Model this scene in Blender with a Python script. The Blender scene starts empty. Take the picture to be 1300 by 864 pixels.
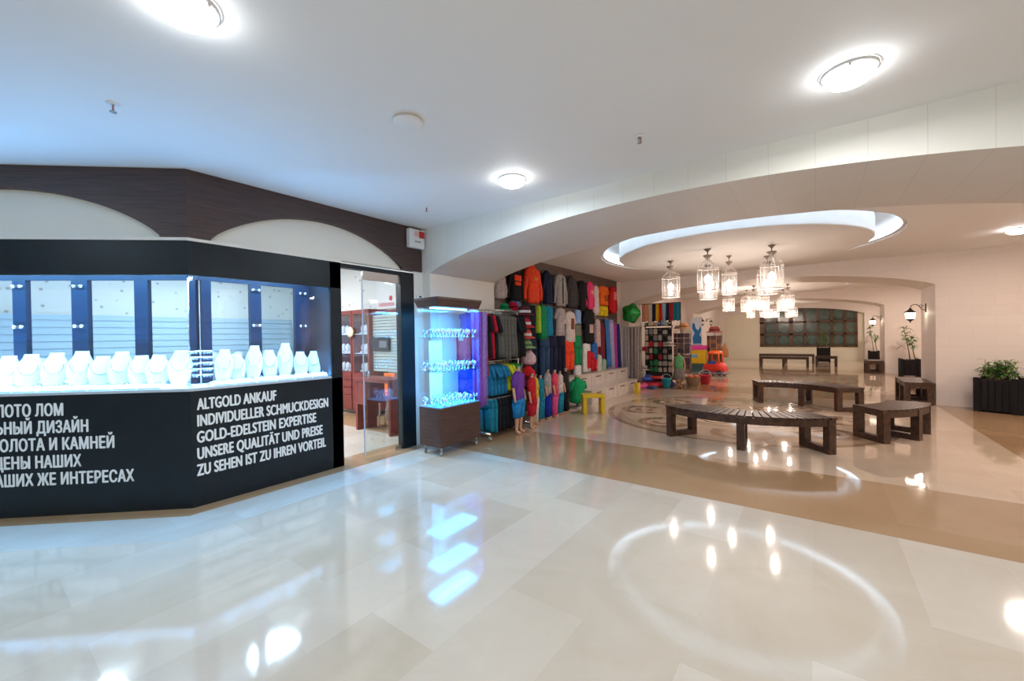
import bpy, bmesh, math, random
from mathutils import Vector, Matrix
random.seed(7)
PI = math.pi
S = bpy.context.scene
COL = S.collection

# ------------------------------------------------------------------ camera, exposure, world
cd = bpy.data.cameras.new('camera'); CAM = bpy.data.objects.new('camera', cd); COL.objects.link(CAM)
cr = Vector((0.80286475, 0.59593926, -0.0162663)); cu = Vector((0.00820459, 0.01623728, 0.9998345)); cw = Vector((-0.59610475, 0.80286534, -0.0081469))
M = Matrix(((cr.x, cu.x, -cw.x, 0), (cr.y, cu.y, -cw.y, 0), (cr.z, cu.z, -cw.z, 1.45), (0, 0, 0, 1)))
CAM.matrix_world = M
cd.sensor_fit = 'HORIZONTAL'; cd.sensor_width = 36; cd.lens = 36 * 521.72 / 1300; cd.clip_start = .02; cd.clip_end = 200
S.camera = CAM
S.view_settings.view_transform = 'Standard'; S.view_settings.look = 'None'; S.view_settings.gamma = 1
S.view_settings.use_curve_mapping = False
S.view_settings.exposure = 0.0
S.cycles.max_bounces = 10; S.cycles.diffuse_bounces = 5; S.cycles.glossy_bounces = 5; S.cycles.transparent_max_bounces = 16
S.cycles.sample_clamp_indirect = 6
S.cycles.use_denoising = True
try: S.cycles.denoiser = 'OPENIMAGEDENOISE'
except Exception: pass
W = bpy.data.worlds.new('world'); S.world = W; W.use_nodes = True
W.node_tree.nodes['Background'].inputs[0].default_value = (.9, .95, 1, 1)
W.node_tree.nodes['Background'].inputs[1].default_value = .3
# light strengths
HALL_W, SHOP_W, VIT_W, PEND_W, COVE_E, CASE_W, LANT_W = 20, 105, 48, 7.5, 14, 11, 2
COOL = (.62, .82, 1); NEUT = (.98, .98, 1); WARM = (1, .80, .68); BLUE = (.30, .62, 1)
CZ = 2.95          # ceiling height
AX, AHALF, AZ, ARISE = -1.2, 3.04, 2.34, .39   # arches: centre, half span, spring height, rise

# ------------------------------------------------------------------ mesh helpers
class MB:
    def __init__(s): s.v = []; s.f = []; s.sm = []
    def add(s, vs, fs, smooth=False):
        o = len(s.v); s.v += [tuple(p) for p in vs]
        for f in fs: s.f.append([i + o for i in f]); s.sm.append(smooth)
        return s
    def box(s, x0, x1, y0, y1, z0, z1, rz=0, c=None):
        vs = [(x, y, z) for z in (z0, z1) for x, y in ((x0, y0), (x1, y0), (x1, y1), (x0, y1))]
        if rz:
            cx, cy = c or ((x0 + x1) / 2, (y0 + y1) / 2); C, N = math.cos(rz), math.sin(rz)
            vs = [(cx + (x - cx) * C - (y - cy) * N, cy + (x - cx) * N + (y - cy) * C, z) for x, y, z in vs]
        return s.add(vs, [(3, 2, 1, 0), (4, 5, 6, 7), (0, 1, 5, 4), (1, 2, 6, 5), (2, 3, 7, 6), (3, 0, 4, 7)])
    def hexa(s, b, t):   # bottom 4 points ccw, top 4 points
        return s.add(list(b) + list(t), [(3, 2, 1, 0), (4, 5, 6, 7), (0, 1, 5, 4), (1, 2, 6, 5), (2, 3, 7, 6), (3, 0, 4, 7)])
    def prism(s, poly, a0, a1, fn=None):  # poly 2d extruded; fn(p,q,a)->xyz
        fn = fn or (lambda p, q, a: (p, q, a)); n = len(poly)
        vs = [fn(p, q, a0) for p, q in poly] + [fn(p, q, a1) for p, q in poly]
        return s.add(vs, [tuple(range(n))[::-1], tuple(range(n, 2 * n))] + [(i, (i + 1) % n, n + (i + 1) % n, n + i) for i in range(n)])
    def loft(s, rings, cap=True, smooth=True, closed=True):
        n = len(rings[0]); vs = [p for r in rings for p in r]; fs = []
        for k in range(len(rings) - 1):
            for i in range(n if closed else n - 1):
                j = (i + 1) % n; fs.append((k * n + i, k * n + j, (k + 1) * n + j, (k + 1) * n + i))
        s.add(vs, fs, smooth)
        if cap and closed:
            o = len(s.v) - len(vs); m = (len(rings) - 1) * n
            s.f.append([o + i for i in range(n)][::-1]); s.sm.append(False)
            s.f.append([o + m + i for i in range(n)]); s.sm.append(False)
        return s
    def lathe(s, prof, n=24, c=(0, 0, 0), cap=True):
        return s.loft([[(c[0] + r * math.cos(2 * PI * i / n), c[1] + r * math.sin(2 * PI * i / n), c[2] + z) for i in range(n)] for r, z in prof], cap)
    def tube(s, pts, r, n=8, cap=True):
        pts = [Vector(p) for p in pts]; rs = r if isinstance(r, (list, tuple)) else [r] * len(pts); rings = []; up = None
        for i, p in enumerate(pts):
            t = (pts[min(i + 1, len(pts) - 1)] - pts[max(i - 1, 0)]).normalized()
            if up is None: up = Vector((0, 0, 1)) if abs(t.z) < .9 else Vector((1, 0, 0))
            a = t.cross(up).normalized(); b = a.cross(t).normalized(); up = b
            rings.append([p + (a * math.cos(2 * PI * k / n) + b * math.sin(2 * PI * k / n)) * rs[i] for k in range(n)])
        return s.loft(rings, cap)
    def sphere(s, c, r, n=12, m=8, sc=(1, 1, 1)):
        rings = [[(c[0] + sc[0] * r * math.sin(PI * k / m) * math.cos(2 * PI * i / n), c[1] + sc[1] * r * math.sin(PI * k / m) * math.sin(2 * PI * i / n), c[2] - sc[2] * r * math.cos(PI * k / m)) for i in range(n)] for k in range(m + 1)]
        for k in (0, m):
            f = 1e-3; rings[k] = [(c[0] + f * r * math.cos(2 * PI * i / n), c[1] + f * r * math.sin(2 * PI * i / n), rings[k][0][2]) for i in range(n)]
        return s.loft(rings)
    def torus(s, c, R, r, n=24, m=8, ax='z', sc=1):
        rings = []
        for i in range(n + 1):
            a = 2 * PI * i / n; ring = []
            for k in range(m):
                b = 2 * PI * k / m; q = (R + r * math.cos(b)); p = (q * math.cos(a), q * math.sin(a) * sc, r * math.sin(b))
                p = p if ax == 'z' else ((p[0], p[2], p[1]) if ax == 'y' else (p[2], p[0], p[1]))
                ring.append((c[0] + p[0], c[1] + p[1], c[2] + p[2]))
            rings.append(ring)
        return s.loft(rings, cap=False)
    def build(s, name, mat, parent=None, loc=(0, 0, 0), rz=0, bevel=0):
        me = bpy.data.meshes.new(name); me.from_pydata(s.v, [], s.f); me.update()
        me.polygons.foreach_set('use_smooth', s.sm)
        bm = bmesh.new(); bm.from_mesh(me); bmesh.ops.recalc_face_normals(bm, faces=bm.faces); bm.to_mesh(me); bm.free()
        me.materials.append(mat)
        o = bpy.data.objects.new(name, me); COL.objects.link(o); o.location = loc; o.rotation_euler = (0, 0, rz)
        if parent: o.parent = parent
        if bevel:
            b = o.modifiers.new('bevel', 'BEVEL'); b.width = bevel; b.segments = 2; b.limit_method = 'ANGLE'
        return o

def tag(o, label, cat, group=None):
    o['label'] = label; o['category'] = cat
    if group: o['group'] = group
    return o
def thing(name, label, cat, loc=(0, 0, 0), rz=0, group=None):
    o = bpy.data.objects.new(name, None); COL.objects.link(o); o.empty_display_size = .1
    o.location = loc; o.rotation_euler = (0, 0, rz); return tag(o, label, cat, group)
def struct(o): o['kind'] = 'structure'; return o
def dup(root, loc, rz=0, label=None, group=None, scale=None):
    r = root.copy(); COL.objects.link(r); r.location = loc; r.rotation_euler = (0, 0, rz)
    if scale: r.scale = scale if isinstance(scale, tuple) else (scale,) * 3
    if label: r['label'] = label
    if group: r['group'] = group
    for ch in list(root.children):
        c = ch.copy(); COL.objects.link(c); c.parent = r
        for g in ch.children:
            d = g.copy(); COL.objects.link(d); d.parent = c
    return r
def lamp(kind, loc, power, color, size=.2, rot=(0, 0, 0), sy=None, parent=None, spread=None):
    l = bpy.data.lights.new('lamp', kind); l.energy = power; l.color = color
    if kind == 'AREA':
        l.size = size
        if sy: l.shape = 'RECTANGLE'; l.size_y = sy
        else: l.shape = 'DISK'
        if spread: l.spread = spread
    else: l.shadow_soft_size = size
    o = bpy.data.objects.new('lamp_light', l); COL.objects.link(o); o.location = loc; o.rotation_euler = rot
    if parent: o.parent = parent
    return o

# ------------------------------------------------------------------ materials
MATS = {}
def mat(name, col, rough=.5, metal=0, emit=0, ecol=None, spec=.5, noise=0, nscale=8, bump=0, sheen=0):
    if name in MATS: return MATS[name]
    m = bpy.data.materials.new(name); m.use_nodes = True; t = m.node_tree; b = t.nodes['Principled BSDF']
    b.inputs['Base Color'].default_value = (*col, 1); b.inputs['Roughness'].default_value = rough; b.inputs['Metallic'].default_value = metal
    b.inputs['Specular IOR Level'].default_value = spec
    if emit: b.inputs['Emission Color'].default_value = (*(ecol or col), 1); b.inputs['Emission Strength'].default_value = emit
    if noise or bump:
        tc = t.nodes.new('ShaderNodeTexCoord'); n = t.nodes.new('ShaderNodeTexNoise'); n.inputs['Scale'].default_value = nscale; n.inputs['Detail'].default_value = 4
        t.links.new(tc.outputs['Object'], n.inputs['Vector'])
        if noise:
            r = t.nodes.new('ShaderNodeValToRGB'); r.color_ramp.elements[0].position = .3; r.color_ramp.elements[1].position = .7
            r.color_ramp.elements[0].color = (*[max(0, c * (1 - noise)) for c in col], 1); r.color_ramp.elements[1].color = (*[min(1, c * (1 + noise * .6)) for c in col], 1)
            t.links.new(n.outputs['Fac'], r.inputs['Fac']); t.links.new(r.outputs['Color'], b.inputs['Base Color'])
        if bump:
            bp = t.nodes.new('ShaderNodeBump'); bp.inputs['Strength'].default_value = bump; bp.inputs['Distance'].default_value = .01
            t.links.new(n.outputs['Fac'], bp.inputs['Height']); t.links.new(bp.outputs['Normal'], b.inputs['Normal'])
    MATS[name] = m; return m
def fab(c, name=None):
    key = name or 'fabric_%02x%02x%02x' % tuple(int(max(0, min(1, x)) * 255) for x in c)
    return mat(key, c, .85, noise=.25, nscale=25, bump=.15, spec=.2)
def glassmat(name, tint=(1, 1, 1), refl=.08, rough=.02):
    m = bpy.data.materials.new(name); m.use_nodes = True; t = m.node_tree; t.nodes.clear()
    out = t.nodes.new('ShaderNodeOutputMaterial'); tr = t.nodes.new('ShaderNodeBsdfTransparent'); tr.inputs[0].default_value = (*tint, 1)
    gl = t.nodes.new('ShaderNodeBsdfGlossy'); gl.inputs['Roughness'].default_value = rough
    lw = t.nodes.new('ShaderNodeLayerWeight'); lw.inputs[0].default_value = .5
    pw = t.nodes.new('ShaderNodeMath'); pw.operation = 'POWER'; pw.inputs[1].default_value = 4
    mx = t.nodes.new('ShaderNodeMixShader'); mt = t.nodes.new('ShaderNodeMath'); mt.operation = 'MULTIPLY_ADD'; mt.inputs[1].default_value = .6; mt.inputs[2].default_value = refl
    mt.use_clamp = True
    t.links.new(lw.outputs['Facing'], pw.inputs[0]); t.links.new(pw.outputs[0], mt.inputs[0]); t.links.new(mt.outputs[0], mx.inputs[0]); t.links.new(tr.outputs[0], mx.inputs[1]); t.links.new(gl.outputs[0], mx.inputs[2])
    t.links.new(mx.outputs[0], out.inputs[0]); return m
def woodmat(name, c1, c2, scale=(1, 14, 14), rough=.4):
    m = bpy.data.materials.new(name); m.use_nodes = True; t = m.node_tree; b = t.nodes['Principled BSDF']
    tc = t.nodes.new('ShaderNodeTexCoord'); mp = t.nodes.new('ShaderNodeMapping'); mp.inputs['Scale'].default_value = scale
    n = t.nodes.new('ShaderNodeTexNoise'); n.inputs['Scale'].default_value = 3; n.inputs['Detail'].default_value = 6; n.inputs['Distortion'].default_value = .6
    r = t.nodes.new('ShaderNodeValToRGB'); r.color_ramp.elements[0].position = .35; r.color_ramp.elements[1].position = .68
    r.color_ramp.elements[0].color = (*c1, 1); r.color_ramp.elements[1].color = (*c2, 1)
    t.links.new(tc.outputs['Object'], mp.inputs[0]); t.links.new(mp.outputs[0], n.inputs['Vector']); t.links.new(n.outputs['Fac'], r.inputs[0]); t.links.new(r.outputs[0], b.inputs['Base Color'])
    b.inputs['Roughness'].default_value = rough; return m
def stone(name, c, axis, bw, bh, off=.5, mortar=.012, dark=.86):
    """painted stone blocks; axis picks the object axes that carry the joints: 'xz', 'yz' or 'xy'"""
    m = bpy.data.materials.new(name); m.use_nodes = True; t = m.node_tree; b = t.nodes['Principled BSDF']
    tc = t.nodes.new('ShaderNodeTexCoord'); sp = t.nodes.new('ShaderNodeSeparateXYZ'); cb = t.nodes.new('ShaderNodeCombineXYZ')
    t.links.new(tc.outputs['Object'], sp.inputs[0])
    for k, a in enumerate(axis): t.links.new(sp.outputs['XYZ'.index(a.upper())], cb.inputs[k])
    br = t.nodes.new('ShaderNodeTexBrick'); br.offset = off; br.inputs['Scale'].default_value = 1; br.inputs['Mortar Size'].default_value = mortar * .35
    br.inputs['Mortar Smooth'].default_value = .6; br.inputs['Brick Width'].default_value = bw; br.inputs['Row Height'].default_value = bh
    br.inputs['Color1'].default_value = (*c, 1); br.inputs['Color2'].default_value = (*[x * .97 for x in c], 1); br.inputs['Mortar'].default_value = (*[x * dark for x in c], 1)
    t.links.new(cb.outputs[0], br.inputs['Vector'])
    n = t.nodes.new('ShaderNodeTexNoise'); n.inputs['Scale'].default_value = 3; n.inputs['Detail'].default_value = 5
    mx = t.nodes.new('ShaderNodeMix'); mx.data_type = 'RGBA'; mx.blend_type = 'MULTIPLY'; mx.inputs[0].default_value = .18
    rp = t.nodes.new('ShaderNodeValToRGB'); rp.color_ramp.elements[0].color = (.75, .72, .68, 1); rp.color_ramp.elements[1].color = (1, 1, 1, 1)
    t.links.new(tc.outputs['Object'], n.inputs['Vector']); t.links.new(n.outputs['Fac'], rp.inputs[0])
    t.links.new(br.outputs['Color'], mx.inputs[6]); t.links.new(rp.outputs[0], mx.inputs[7]); t.links.new(mx.outputs[2], b.inputs['Base Color'])
    b.inputs['Roughness'].default_value = .55; b.inputs['Specular IOR Level'].default_value = .3
    return m
def marble(name, c, tile=None, var=.10, rough=.07):
    m = bpy.data.materials.new(name); m.use_nodes = True; t = m.node_tree; b = t.nodes['Principled BSDF']
    tc = t.nodes.new('ShaderNodeTexCoord')
    n = t.nodes.new('ShaderNodeTexNoise'); n.inputs['Scale'].default_value = 1.3; n.inputs['Detail'].default_value = 8; n.inputs['Roughness'].default_value = .65; n.inputs['Distortion'].default_value = 1.2
    t.links.new(tc.outputs['Object'], n.inputs['Vector'])
    rp = t.nodes.new('ShaderNodeValToRGB'); rp.color_ramp.elements[0].position = .3; rp.color_ramp.elements[1].position = .72
    rp.color_ramp.elements[0].color = (.90, .87, .83, 1); rp.color_ramp.elements[1].color = (1, 1, 1, 1); t.links.new(n.outputs['Fac'], rp.inputs[0])
    mx = t.nodes.new('ShaderNodeMix'); mx.data_type = 'RGBA'; mx.blend_type = 'MULTIPLY'; mx.inputs[0].default_value = 1
    t.links.new(rp.outputs[0], mx.inputs[7])
    if tile:
        mp = t.nodes.new('ShaderNodeMapping'); mp.inputs['Rotation'].default_value = (0, 0, PI / 2); mp.inputs['Location'].default_value = tile[2]
        t.links.new(tc.outputs['Object'], mp.inputs[0])
        br = t.nodes.new('ShaderNodeTexBrick'); br.offset = .37; br.offset_frequency = 2; br.inputs['Scale'].default_value = 1; br.inputs['Mortar Size'].default_value = .0012; br.inputs['Mortar Smooth'].default_value = .2
        br.inputs['Brick Width'].default_value = tile[0]; br.inputs['Row Height'].default_value = tile[1]; br.inputs['Bias'].default_value = -.15
        br.inputs['Color1'].default_value = (*c, 1); br.inputs['Color2'].default_value = (*[x * (1 - var * k) for x, k in zip(c, (1, 1.25, 1.6))], 1); br.inputs['Mortar'].default_value = (*[x * .86 for x in c], 1)
        t.links.new(mp.outputs[0], br.inputs['Vector']); t.links.new(br.outputs['Color'], mx.inputs[6])
    else: mx.inputs[6].default_value = (*c, 1)
    t.links.new(mx.outputs[2], b.inputs['Base Color'])
    b.inputs['Roughness'].default_value = rough; b.inputs['IOR'].default_value = 1.75
    return m

WHITE = mat('white_paint', (.80, .80, .79), .6, noise=.02, nscale=2)
CEIL = mat('ceiling_paint', (.80, .79, .77), .7, noise=.015, nscale=1.5)
CREAM = mat('cream_plaster', (.79, .70, .63), .6, noise=.03, nscale=3)
OFFW = mat('offwhite_plaster', (.78, .74, .67), .6, noise=.03, nscale=3)
BEAM_F = stone('beam_stone', (.80, .78, .71), 'xz', .30, 4.0, 0, .010)
SOFFIT = stone('soffit_stone', (.76, .70, .63), 'xy', .30, 60.0, 0, .010)
WALL_S = stone('wall_stone', (.80, .715, .655), 'xz', .58, .19, .5, .012, .90)
BLACKL = mat('black_laminate', (.006, .012, .017), .4, noise=.2, nscale=6, spec=.3)
DARKM = mat('dark_blue_frame', (.002, .016, .036), .4, spec=.3)
LUNET = mat('cream_lunette', (.76, .74, .66), .5, noise=.02, nscale=3)
WENGE = woodmat('wenge_wood', (.040, .022, .019), (.085, .045, .038), (1, 1, 30), .38)
WENGE_V = woodmat('wenge_veneer', (.05, .025, .022), (.085, .042, .036), (1, 1, 18), .35)
BENCHW = woodmat('bench_wood', (.030, .012, .007), (.095, .042, .022), (6, 6, 6), .36)
BROWNB = woodmat('brown_slatboard', (.085, .050, .038), (.13, .08, .062), (1, .6, 20), .5)
BURG = mat('burgundy_wood', (.18, .030, .022), .4, noise=.2, nscale=10)
CHROME = mat('chrome', (.75, .76, .78), .18, 1)
STEEL = mat('brushed_steel', (.45, .44, .43), .35, 1)
IRON = mat('dark_iron', (.075, .062, .052), .45, .5)
BRONZE = mat('aged_bronze', (.30, .25, .22), .4, .6)
CAGE = mat('champagne_metal', (.82, .76, .72), .45, .1)
GLASS = glassmat('clear_glass', (.97, .985, 1), .05)
GLASSD = glassmat('door_glass', (.93, .97, .98), .10)
def frosted(name, f):
    m = glassmat(name, (.97, .96, .95), .10, .1); t = m.node_tree; out = t.nodes['Material Output']; mx = t.nodes['Mix Shader']
    d = t.nodes.new('ShaderNodeBsdfTranslucent'); d.inputs[0].default_value = (.92, .90, .88, 1); d2 = t.nodes.new('ShaderNodeBsdfDiffuse'); d2.inputs[0].default_value = (.9, .88, .86, 1)
    a = t.nodes.new('ShaderNodeMixShader'); a.inputs[0].default_value = .5; t.links.new(d.outputs[0], a.inputs[1]); t.links.new(d2.outputs[0], a.inputs[2])
    m2 = t.nodes.new('ShaderNodeMixShader'); m2.inputs[0].default_value = f; t.links.new(mx.outputs[0], m2.inputs[1]); t.links.new(a.outputs[0], m2.inputs[2]); t.links.new(m2.outputs[0], out.inputs[0]); return m
GLASSL = frosted('lantern_glass', .05)
BUSTM = mat('white_velvet', (.56, .58, .61), .7)
DECKM = mat('white_deck', (.50, .56, .62), .5)
GEM = mat('silver_jewellery', (.75, .78, .85), .12, 1)
GOLDJ = mat('gold_jewellery', (.75, .5, .2), .2, 1)
LETT = mat('white_vinyl', (.80, .82, .82), .5)
WALLPAPER = mat('plain_wallpaper', (.74, .72, .69), .8)
SKIN = mat('mannequin_skin', (.62, .33, .20), .5)
POT = mat('planter_wood', (.009, .007, .009), .6, noise=.4, nscale=14, spec=.25)
LEAF = mat('leaf_green', (.07, .21, .03), .45, noise=.5, nscale=9)
LEAF2 = mat('leaf_light', (.20, .36, .09), .45, noise=.4, nscale=9)
SOIL = mat('soil', (.10, .06, .035), .9, noise=.4, nscale=30)
BARK = mat('bark', (.20, .12, .07), .8, noise=.3, nscale=20)
BULB = mat('bulb_glow', (1, .95, .88), .3, emit=22, ecol=(1, .93, .82))
DOME = mat('lamp_dome', (1, 1, .98), .3, emit=30, ecol=(.95, .98, 1))
LANTG = mat('lantern_glow', (1, .95, .85), .4, emit=3.5, ecol=(1, .93, .8))
LED = mat('led_strip', (.8, .9, 1), .4, emit=COVE_E, ecol=(.62, .80, 1))
PLAST = lambda n, c: mat('plastic_' + n, c, .35)

# ------------------------------------------------------------------ setting: floor
FL = marble('cream_marble', (.61, .555, .48), (.94, .47, (.0, .03, 0)), .13)
FLW = marble('warm_lit_marble', (.63, .50, .385), (.94, .47, (.0, .03, 0)), .10, .035)  # bay floor tinted tan: the warm light there is put into the colour
FLB = marble('brown_marble', (.43, .28, .16), (1.4, .68, (0, .2, 0)), .12)
FLG = marble('grey_marble', (.60, .60, .57), (1.0, 1.0, (0, 0, 0)), .10)
X0F, X1F, Y0F, Y1F = -10.0, 6.0, -5.0, 27.5
BANDS = [(3.905, 5.24), (11.26, 12.63), (18.7, 20.07)]
fm = MB(); bandm = MB(); fw = MB()
ys = [Y0F] + [v for b in BANDS for v in b] + [Y1F]
for k in range(0, len(ys), 2):
    if k == 0: fm.box(X0F, X1F, ys[k], ys[k + 1], -.06, 0)
    else:
        fw.box(X0F, 1.83, ys[k], ys[k + 1], -.06, 0); fw.box(3.2, X1F, ys[k], ys[k + 1], -.06, 0); bandm.box(1.83, 3.2, ys[k], ys[k + 1], -.06, 0)
for a, b in BANDS: bandm.box(X0F, X1F, a, b, -.06, 0)
struct(fm.build('floor', FL)); struct(fw.build('floor_bay', FLW)); struct(bandm.build('floor_band', FLB))
# border strips along the shop front (sit 1 mm proud)
dl = Vector((-.7393, -.6733)); nin = Vector((-.6733, .7393))
CORN = Vector((-4.39, 1.2))
def border(o0, o1, name, m, z):
    k = math.tan(math.radians(47.68) / 2)
    def P(off, s): p = CORN - nin * off + dl * s; return (p.x, p.y)
    c0 = (CORN.x + o0, CORN.y - k * o0); c1 = (CORN.x + o1, CORN.y - k * o1)
    b = MB(); b.prism([c0, P(o0, 3.2), P(o1, 3.2), c1], -.01, z); b.prism([c0, c1, (CORN.x + o1, 3.90), (CORN.x + o0, 3.90)], -.01, z)
    struct(b.build(name, m))
border(-.3, .17, 'trim_1', FLB, .0010); border(.17, .62, 'trim_2', FLG, .0010)
# medallion inlay in the bay
def ring2(b, c, r0, r1, z, a0=0, a1=2 * PI, n=96):
    for i in range(n):
        t0, t1 = a0 + (a1 - a0) * i / n, a0 + (a1 - a0) * (i + 1) / n
        q = [(c[0] + r * math.cos(t), c[1] + r * math.sin(t), z) for r, t in ((r0, t0), (r1, t0), (r1, t1), (r0, t1))]
        b.add(q, [(0, 1, 2, 3)])
for bi, cy in enumerate((8.24, 15.66)):
    b = MB(); z = .0012; c = (-1.2, cy)
    ring2(b, c, 2.10, 2.20, z); ring2(b, c, 1.02, 1.07, z); ring2(b, c, .42, .50, z)
    for k in range(8):   # scrolls
        a = k * PI / 4 + .2; p = (c[0] + 1.55 * math.cos(a), c[1] + 1.55 * math.sin(a))
        ring2(b, p, .27, .41, z + .0002, a - 2.2, a + 2.2, 32); ring2(b, p, .08, .17, z + .0002, a - 1, a + 3.6, 20)
        p2 = (c[0] + .74 * math.cos(a + .39), c[1] + .74 * math.sin(a + .39)); ring2(b, p2, .15, .21, z + .0002, a - 1.6, a + 3.2, 20)
    struct(b.build('trim_%d' % (3 + 2 * bi), marble('inlay_brown_%d' % bi, (.33, .215, .135))))
    b = MB(); z = .0008
    ring2(b, c, 1.07, 1.22, z); ring2(b, c, .0, .42, z); ring2(b, c, 1.92, 2.10, z)
    for k in range(16):
        a = k * PI / 8; b.add([(c[0] + r * math.cos(t), c[1] + r * math.sin(t), z + .0003) for r, t in ((1.3, a - .09), (2.08, a), (1.3, a + .09))], [(0, 1, 2)])
    struct(b.build('trim_%d' % (4 + 2 * bi), marble('inlay_tan_%d' % bi, (.50, .375, .265))))

# ------------------------------------------------------------------ setting: ceiling with round coves
cm = MB(); COVES = [(-1.22, 8.24), (-1.22, 15.66), (-1.22, 23.1)]; RO, RD = 2.27, 1.93
def cell(x0, x1, y0, y1, c, n=80):
    for i in range(n):
        q = []
        for t in (2 * PI * i / n + PI / n * 0, 2 * PI * (i + 1) / n):
            dx, dy = math.cos(t), math.sin(t)
            kx = ((x1 if dx > 0 else x0) - c[0]) / dx if abs(dx) > 1e-9 else 1e9; ky = ((y1 if dy > 0 else y0) - c[1]) / dy if abs(dy) > 1e-9 else 1e9
            k = min(kx, ky); q += [(c[0] + RO * dx, c[1] + RO * dy, CZ), (c[0] + k * dx, c[1] + k * dy, CZ)]
        cm.add([q[0], q[1], q[3], q[2]], [(3, 2, 1, 0)])
def flat(x0, x1, y0, y1): cm.add([(x0, y0, CZ), (x1, y0, CZ), (x1, y1, CZ), (x0, y1, CZ)], [(3, 2, 1, 0)])
flat(X0F, X1F, Y0F, 5.0)
for cx, cy in COVES:
    h = 2.6; y0, y1 = cy - 3.24, cy + 4.18
    cell(cx - h, cx + h, cy - h, cy + h, (cx, cy))
    flat(X0F, cx - h, y0, y1); flat(cx + h, X1F, y0, y1); flat(cx - h, cx + h, y0, cy - h); flat(cx - h, cx + h, cy + h, y1)
struct(cm.build('ceiling', CEIL))
for k, (cx, cy) in enumerate(COVES):
    g = MB(); g.lathe([(RO, CZ), (RO, CZ + .22), (.02, CZ + .22)], 80, (cx, cy, 0), cap=False)
    struct(g.build('ceiling_cove', CEIL))
    d = MB(); d.lathe([(.02, CZ + .21), (RD, CZ + .21), (RD, CZ - .07), (RD - .01, CZ - .08), (.02, CZ - .08)], 80, (cx, cy, 0))
    for q in d.sm: pass
    do = struct(d.build('ceiling_disc', CEIL)); d.sm = [False] * len(d.sm); do.data.polygons.foreach_set('use_smooth', [False] * len(do.data.polygons))
    l = MB()
    ring = lambda r, z: [(cx + r * math.cos(2 * PI * i / 96), cy + r * math.sin(2 * PI * i / 96), z) for i in range(96)]
    l.loft([ring(2.23, CZ + .05), ring(2.26, CZ + .05), ring(2.26, CZ + .062), ring(2.23, CZ + .062), ring(2.23, CZ + .05)], cap=False)
    struct(l.build('ceiling_led', LED, do))
    l = MB(); l.loft([ring(2.222, CZ + .03), ring(2.27, CZ + .03), ring(2.27, CZ + .04), ring(2.222, CZ + .04), ring(2.222, CZ + .03)], cap=False)
    struct(l.build('ceiling_ledge', CEIL, do))  # lip added so the strip is hidden from below

# ------------------------------------------------------------------ setting: arched walls
def arch_z(x): u = (x - AX) / AHALF; return AZ + ARISE * max(0, 1 - u * u) ** .8
def arch_wall(y0, y1, face_mat, name, left=True):
    xs = [AX - AHALF + 2 * AHALF * i / 48 for i in range(49)]
    f = MB()
    for y in (y0, y1):
        for a, b in zip(xs, xs[1:]): f.add([(a, y, arch_z(a)), (b, y, arch_z(b)), (b, y, CZ), (a, y, CZ)], [(0, 1, 2, 3)])
    struct(f.build(name, face_mat))
    s = MB(); s.loft([[(x, y0, arch_z(x)) for x in xs], [(x, y1, arch_z(x)) for x in xs]], cap=False, closed=False)
    struct(s.build(name.replace('wall', 'ceiling_arch'), SOFFIT))
    p = MB(); p.box(AX + AHALF, X1F if y0 > 6 else 3.2, y0, y1, 0, CZ); struct(p.build(name + '_pier', WALL_S if y0 > 6 else OFFW))
    p = MB(); p.box(-4.75 if y0 > 6 else -4.39, AX - AHALF, y0, y1, 0, CZ); struct(p.build(name + '_jamb', CREAM if y0 > 6 else OFFW))
arch_wall(3.85, 5.24, BEAM_F, 'wall_front')
arch_wall(11.26, 12.63, WALL_S, 'wall_middle')
arch_wall(18.7, 20.07, WALL_S, 'wall_far')
arch_wall(26.1, 26.3, WALL_S, 'wall_end')
b = MB(); b.box(-4.95, -4.5, 5.24, Y1F, 0, CZ); struct(b.build('wall_left', CREAM))
b = MB(); b.box(X1F, X1F + .2, Y0F, Y1F, 0, CZ); struct(b.build('wall_right', OFFW))
b = MB(); b.box(X0F, X1F, Y0F - .2, Y0F, 0, CZ); struct(b.build('wall_entrance', OFFW))
# end wall with the many-paned window
WX0, WX1, WZ0, WZ1, WY = -2.52, 1.6, .70, 2.75, 26.32
b = MB(); b.box(-4.75, WX0, WY, WY + .2, 0, CZ); b.box(WX1, X1F, WY, WY + .2, 0, CZ); b.box(WX0, WX1, WY, WY + .2, 0, WZ0); b.box(WX0, WX1, WY, WY + .2, WZ1, CZ)
struct(b.build('wall_back', mat('pale_yellow_plaster', (.78, .73, .58), .6, noise=.02, nscale=3)))
win = bpy.data.objects.new('window_1', None); COL.objects.link(win); struct(win)
PANE = mat('dark_green_pane', (.06, .085, .068), .12, noise=.5, nscale=2)
PANEC = mat('pane_roundel', (.085, .125, .10), .15, noise=.3, nscale=4)
WF = woodmat('window_wood', (.085, .036, .018), (.14, .065, .032), (6, 6, 6), .4)
b = MB(); b.box(WX0, WX1, WY - .05, WY, WZ0, WZ0 + .08); b.box(WX0, WX0 + .22, WY - .05, WY, WZ0, WZ1); b.box(WX1 - .1, WX1, WY - .05, WY, WZ0, WZ1); b.box(WX0, WX1, WY - .05, WY, WZ1 - .08, WZ1)
cols = [WX0 + .22, -1.74, -1.1, -.5, .05, .6, 1.12, WX1 - .06]; rows = [WZ0 + .06, 1.36, 2.0, 2.70]
for i, x in enumerate(cols[1:-1]): w_ = .09 if i == 1 else .05; b.box(x - w_, x + w_, WY - .05, WY, WZ0, WZ1)
for z in rows[1:-1]: b.box(WX0, WX1, WY - .05, WY, z - .045, z + .045)
b.build('window_frame', WF, win)
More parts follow.
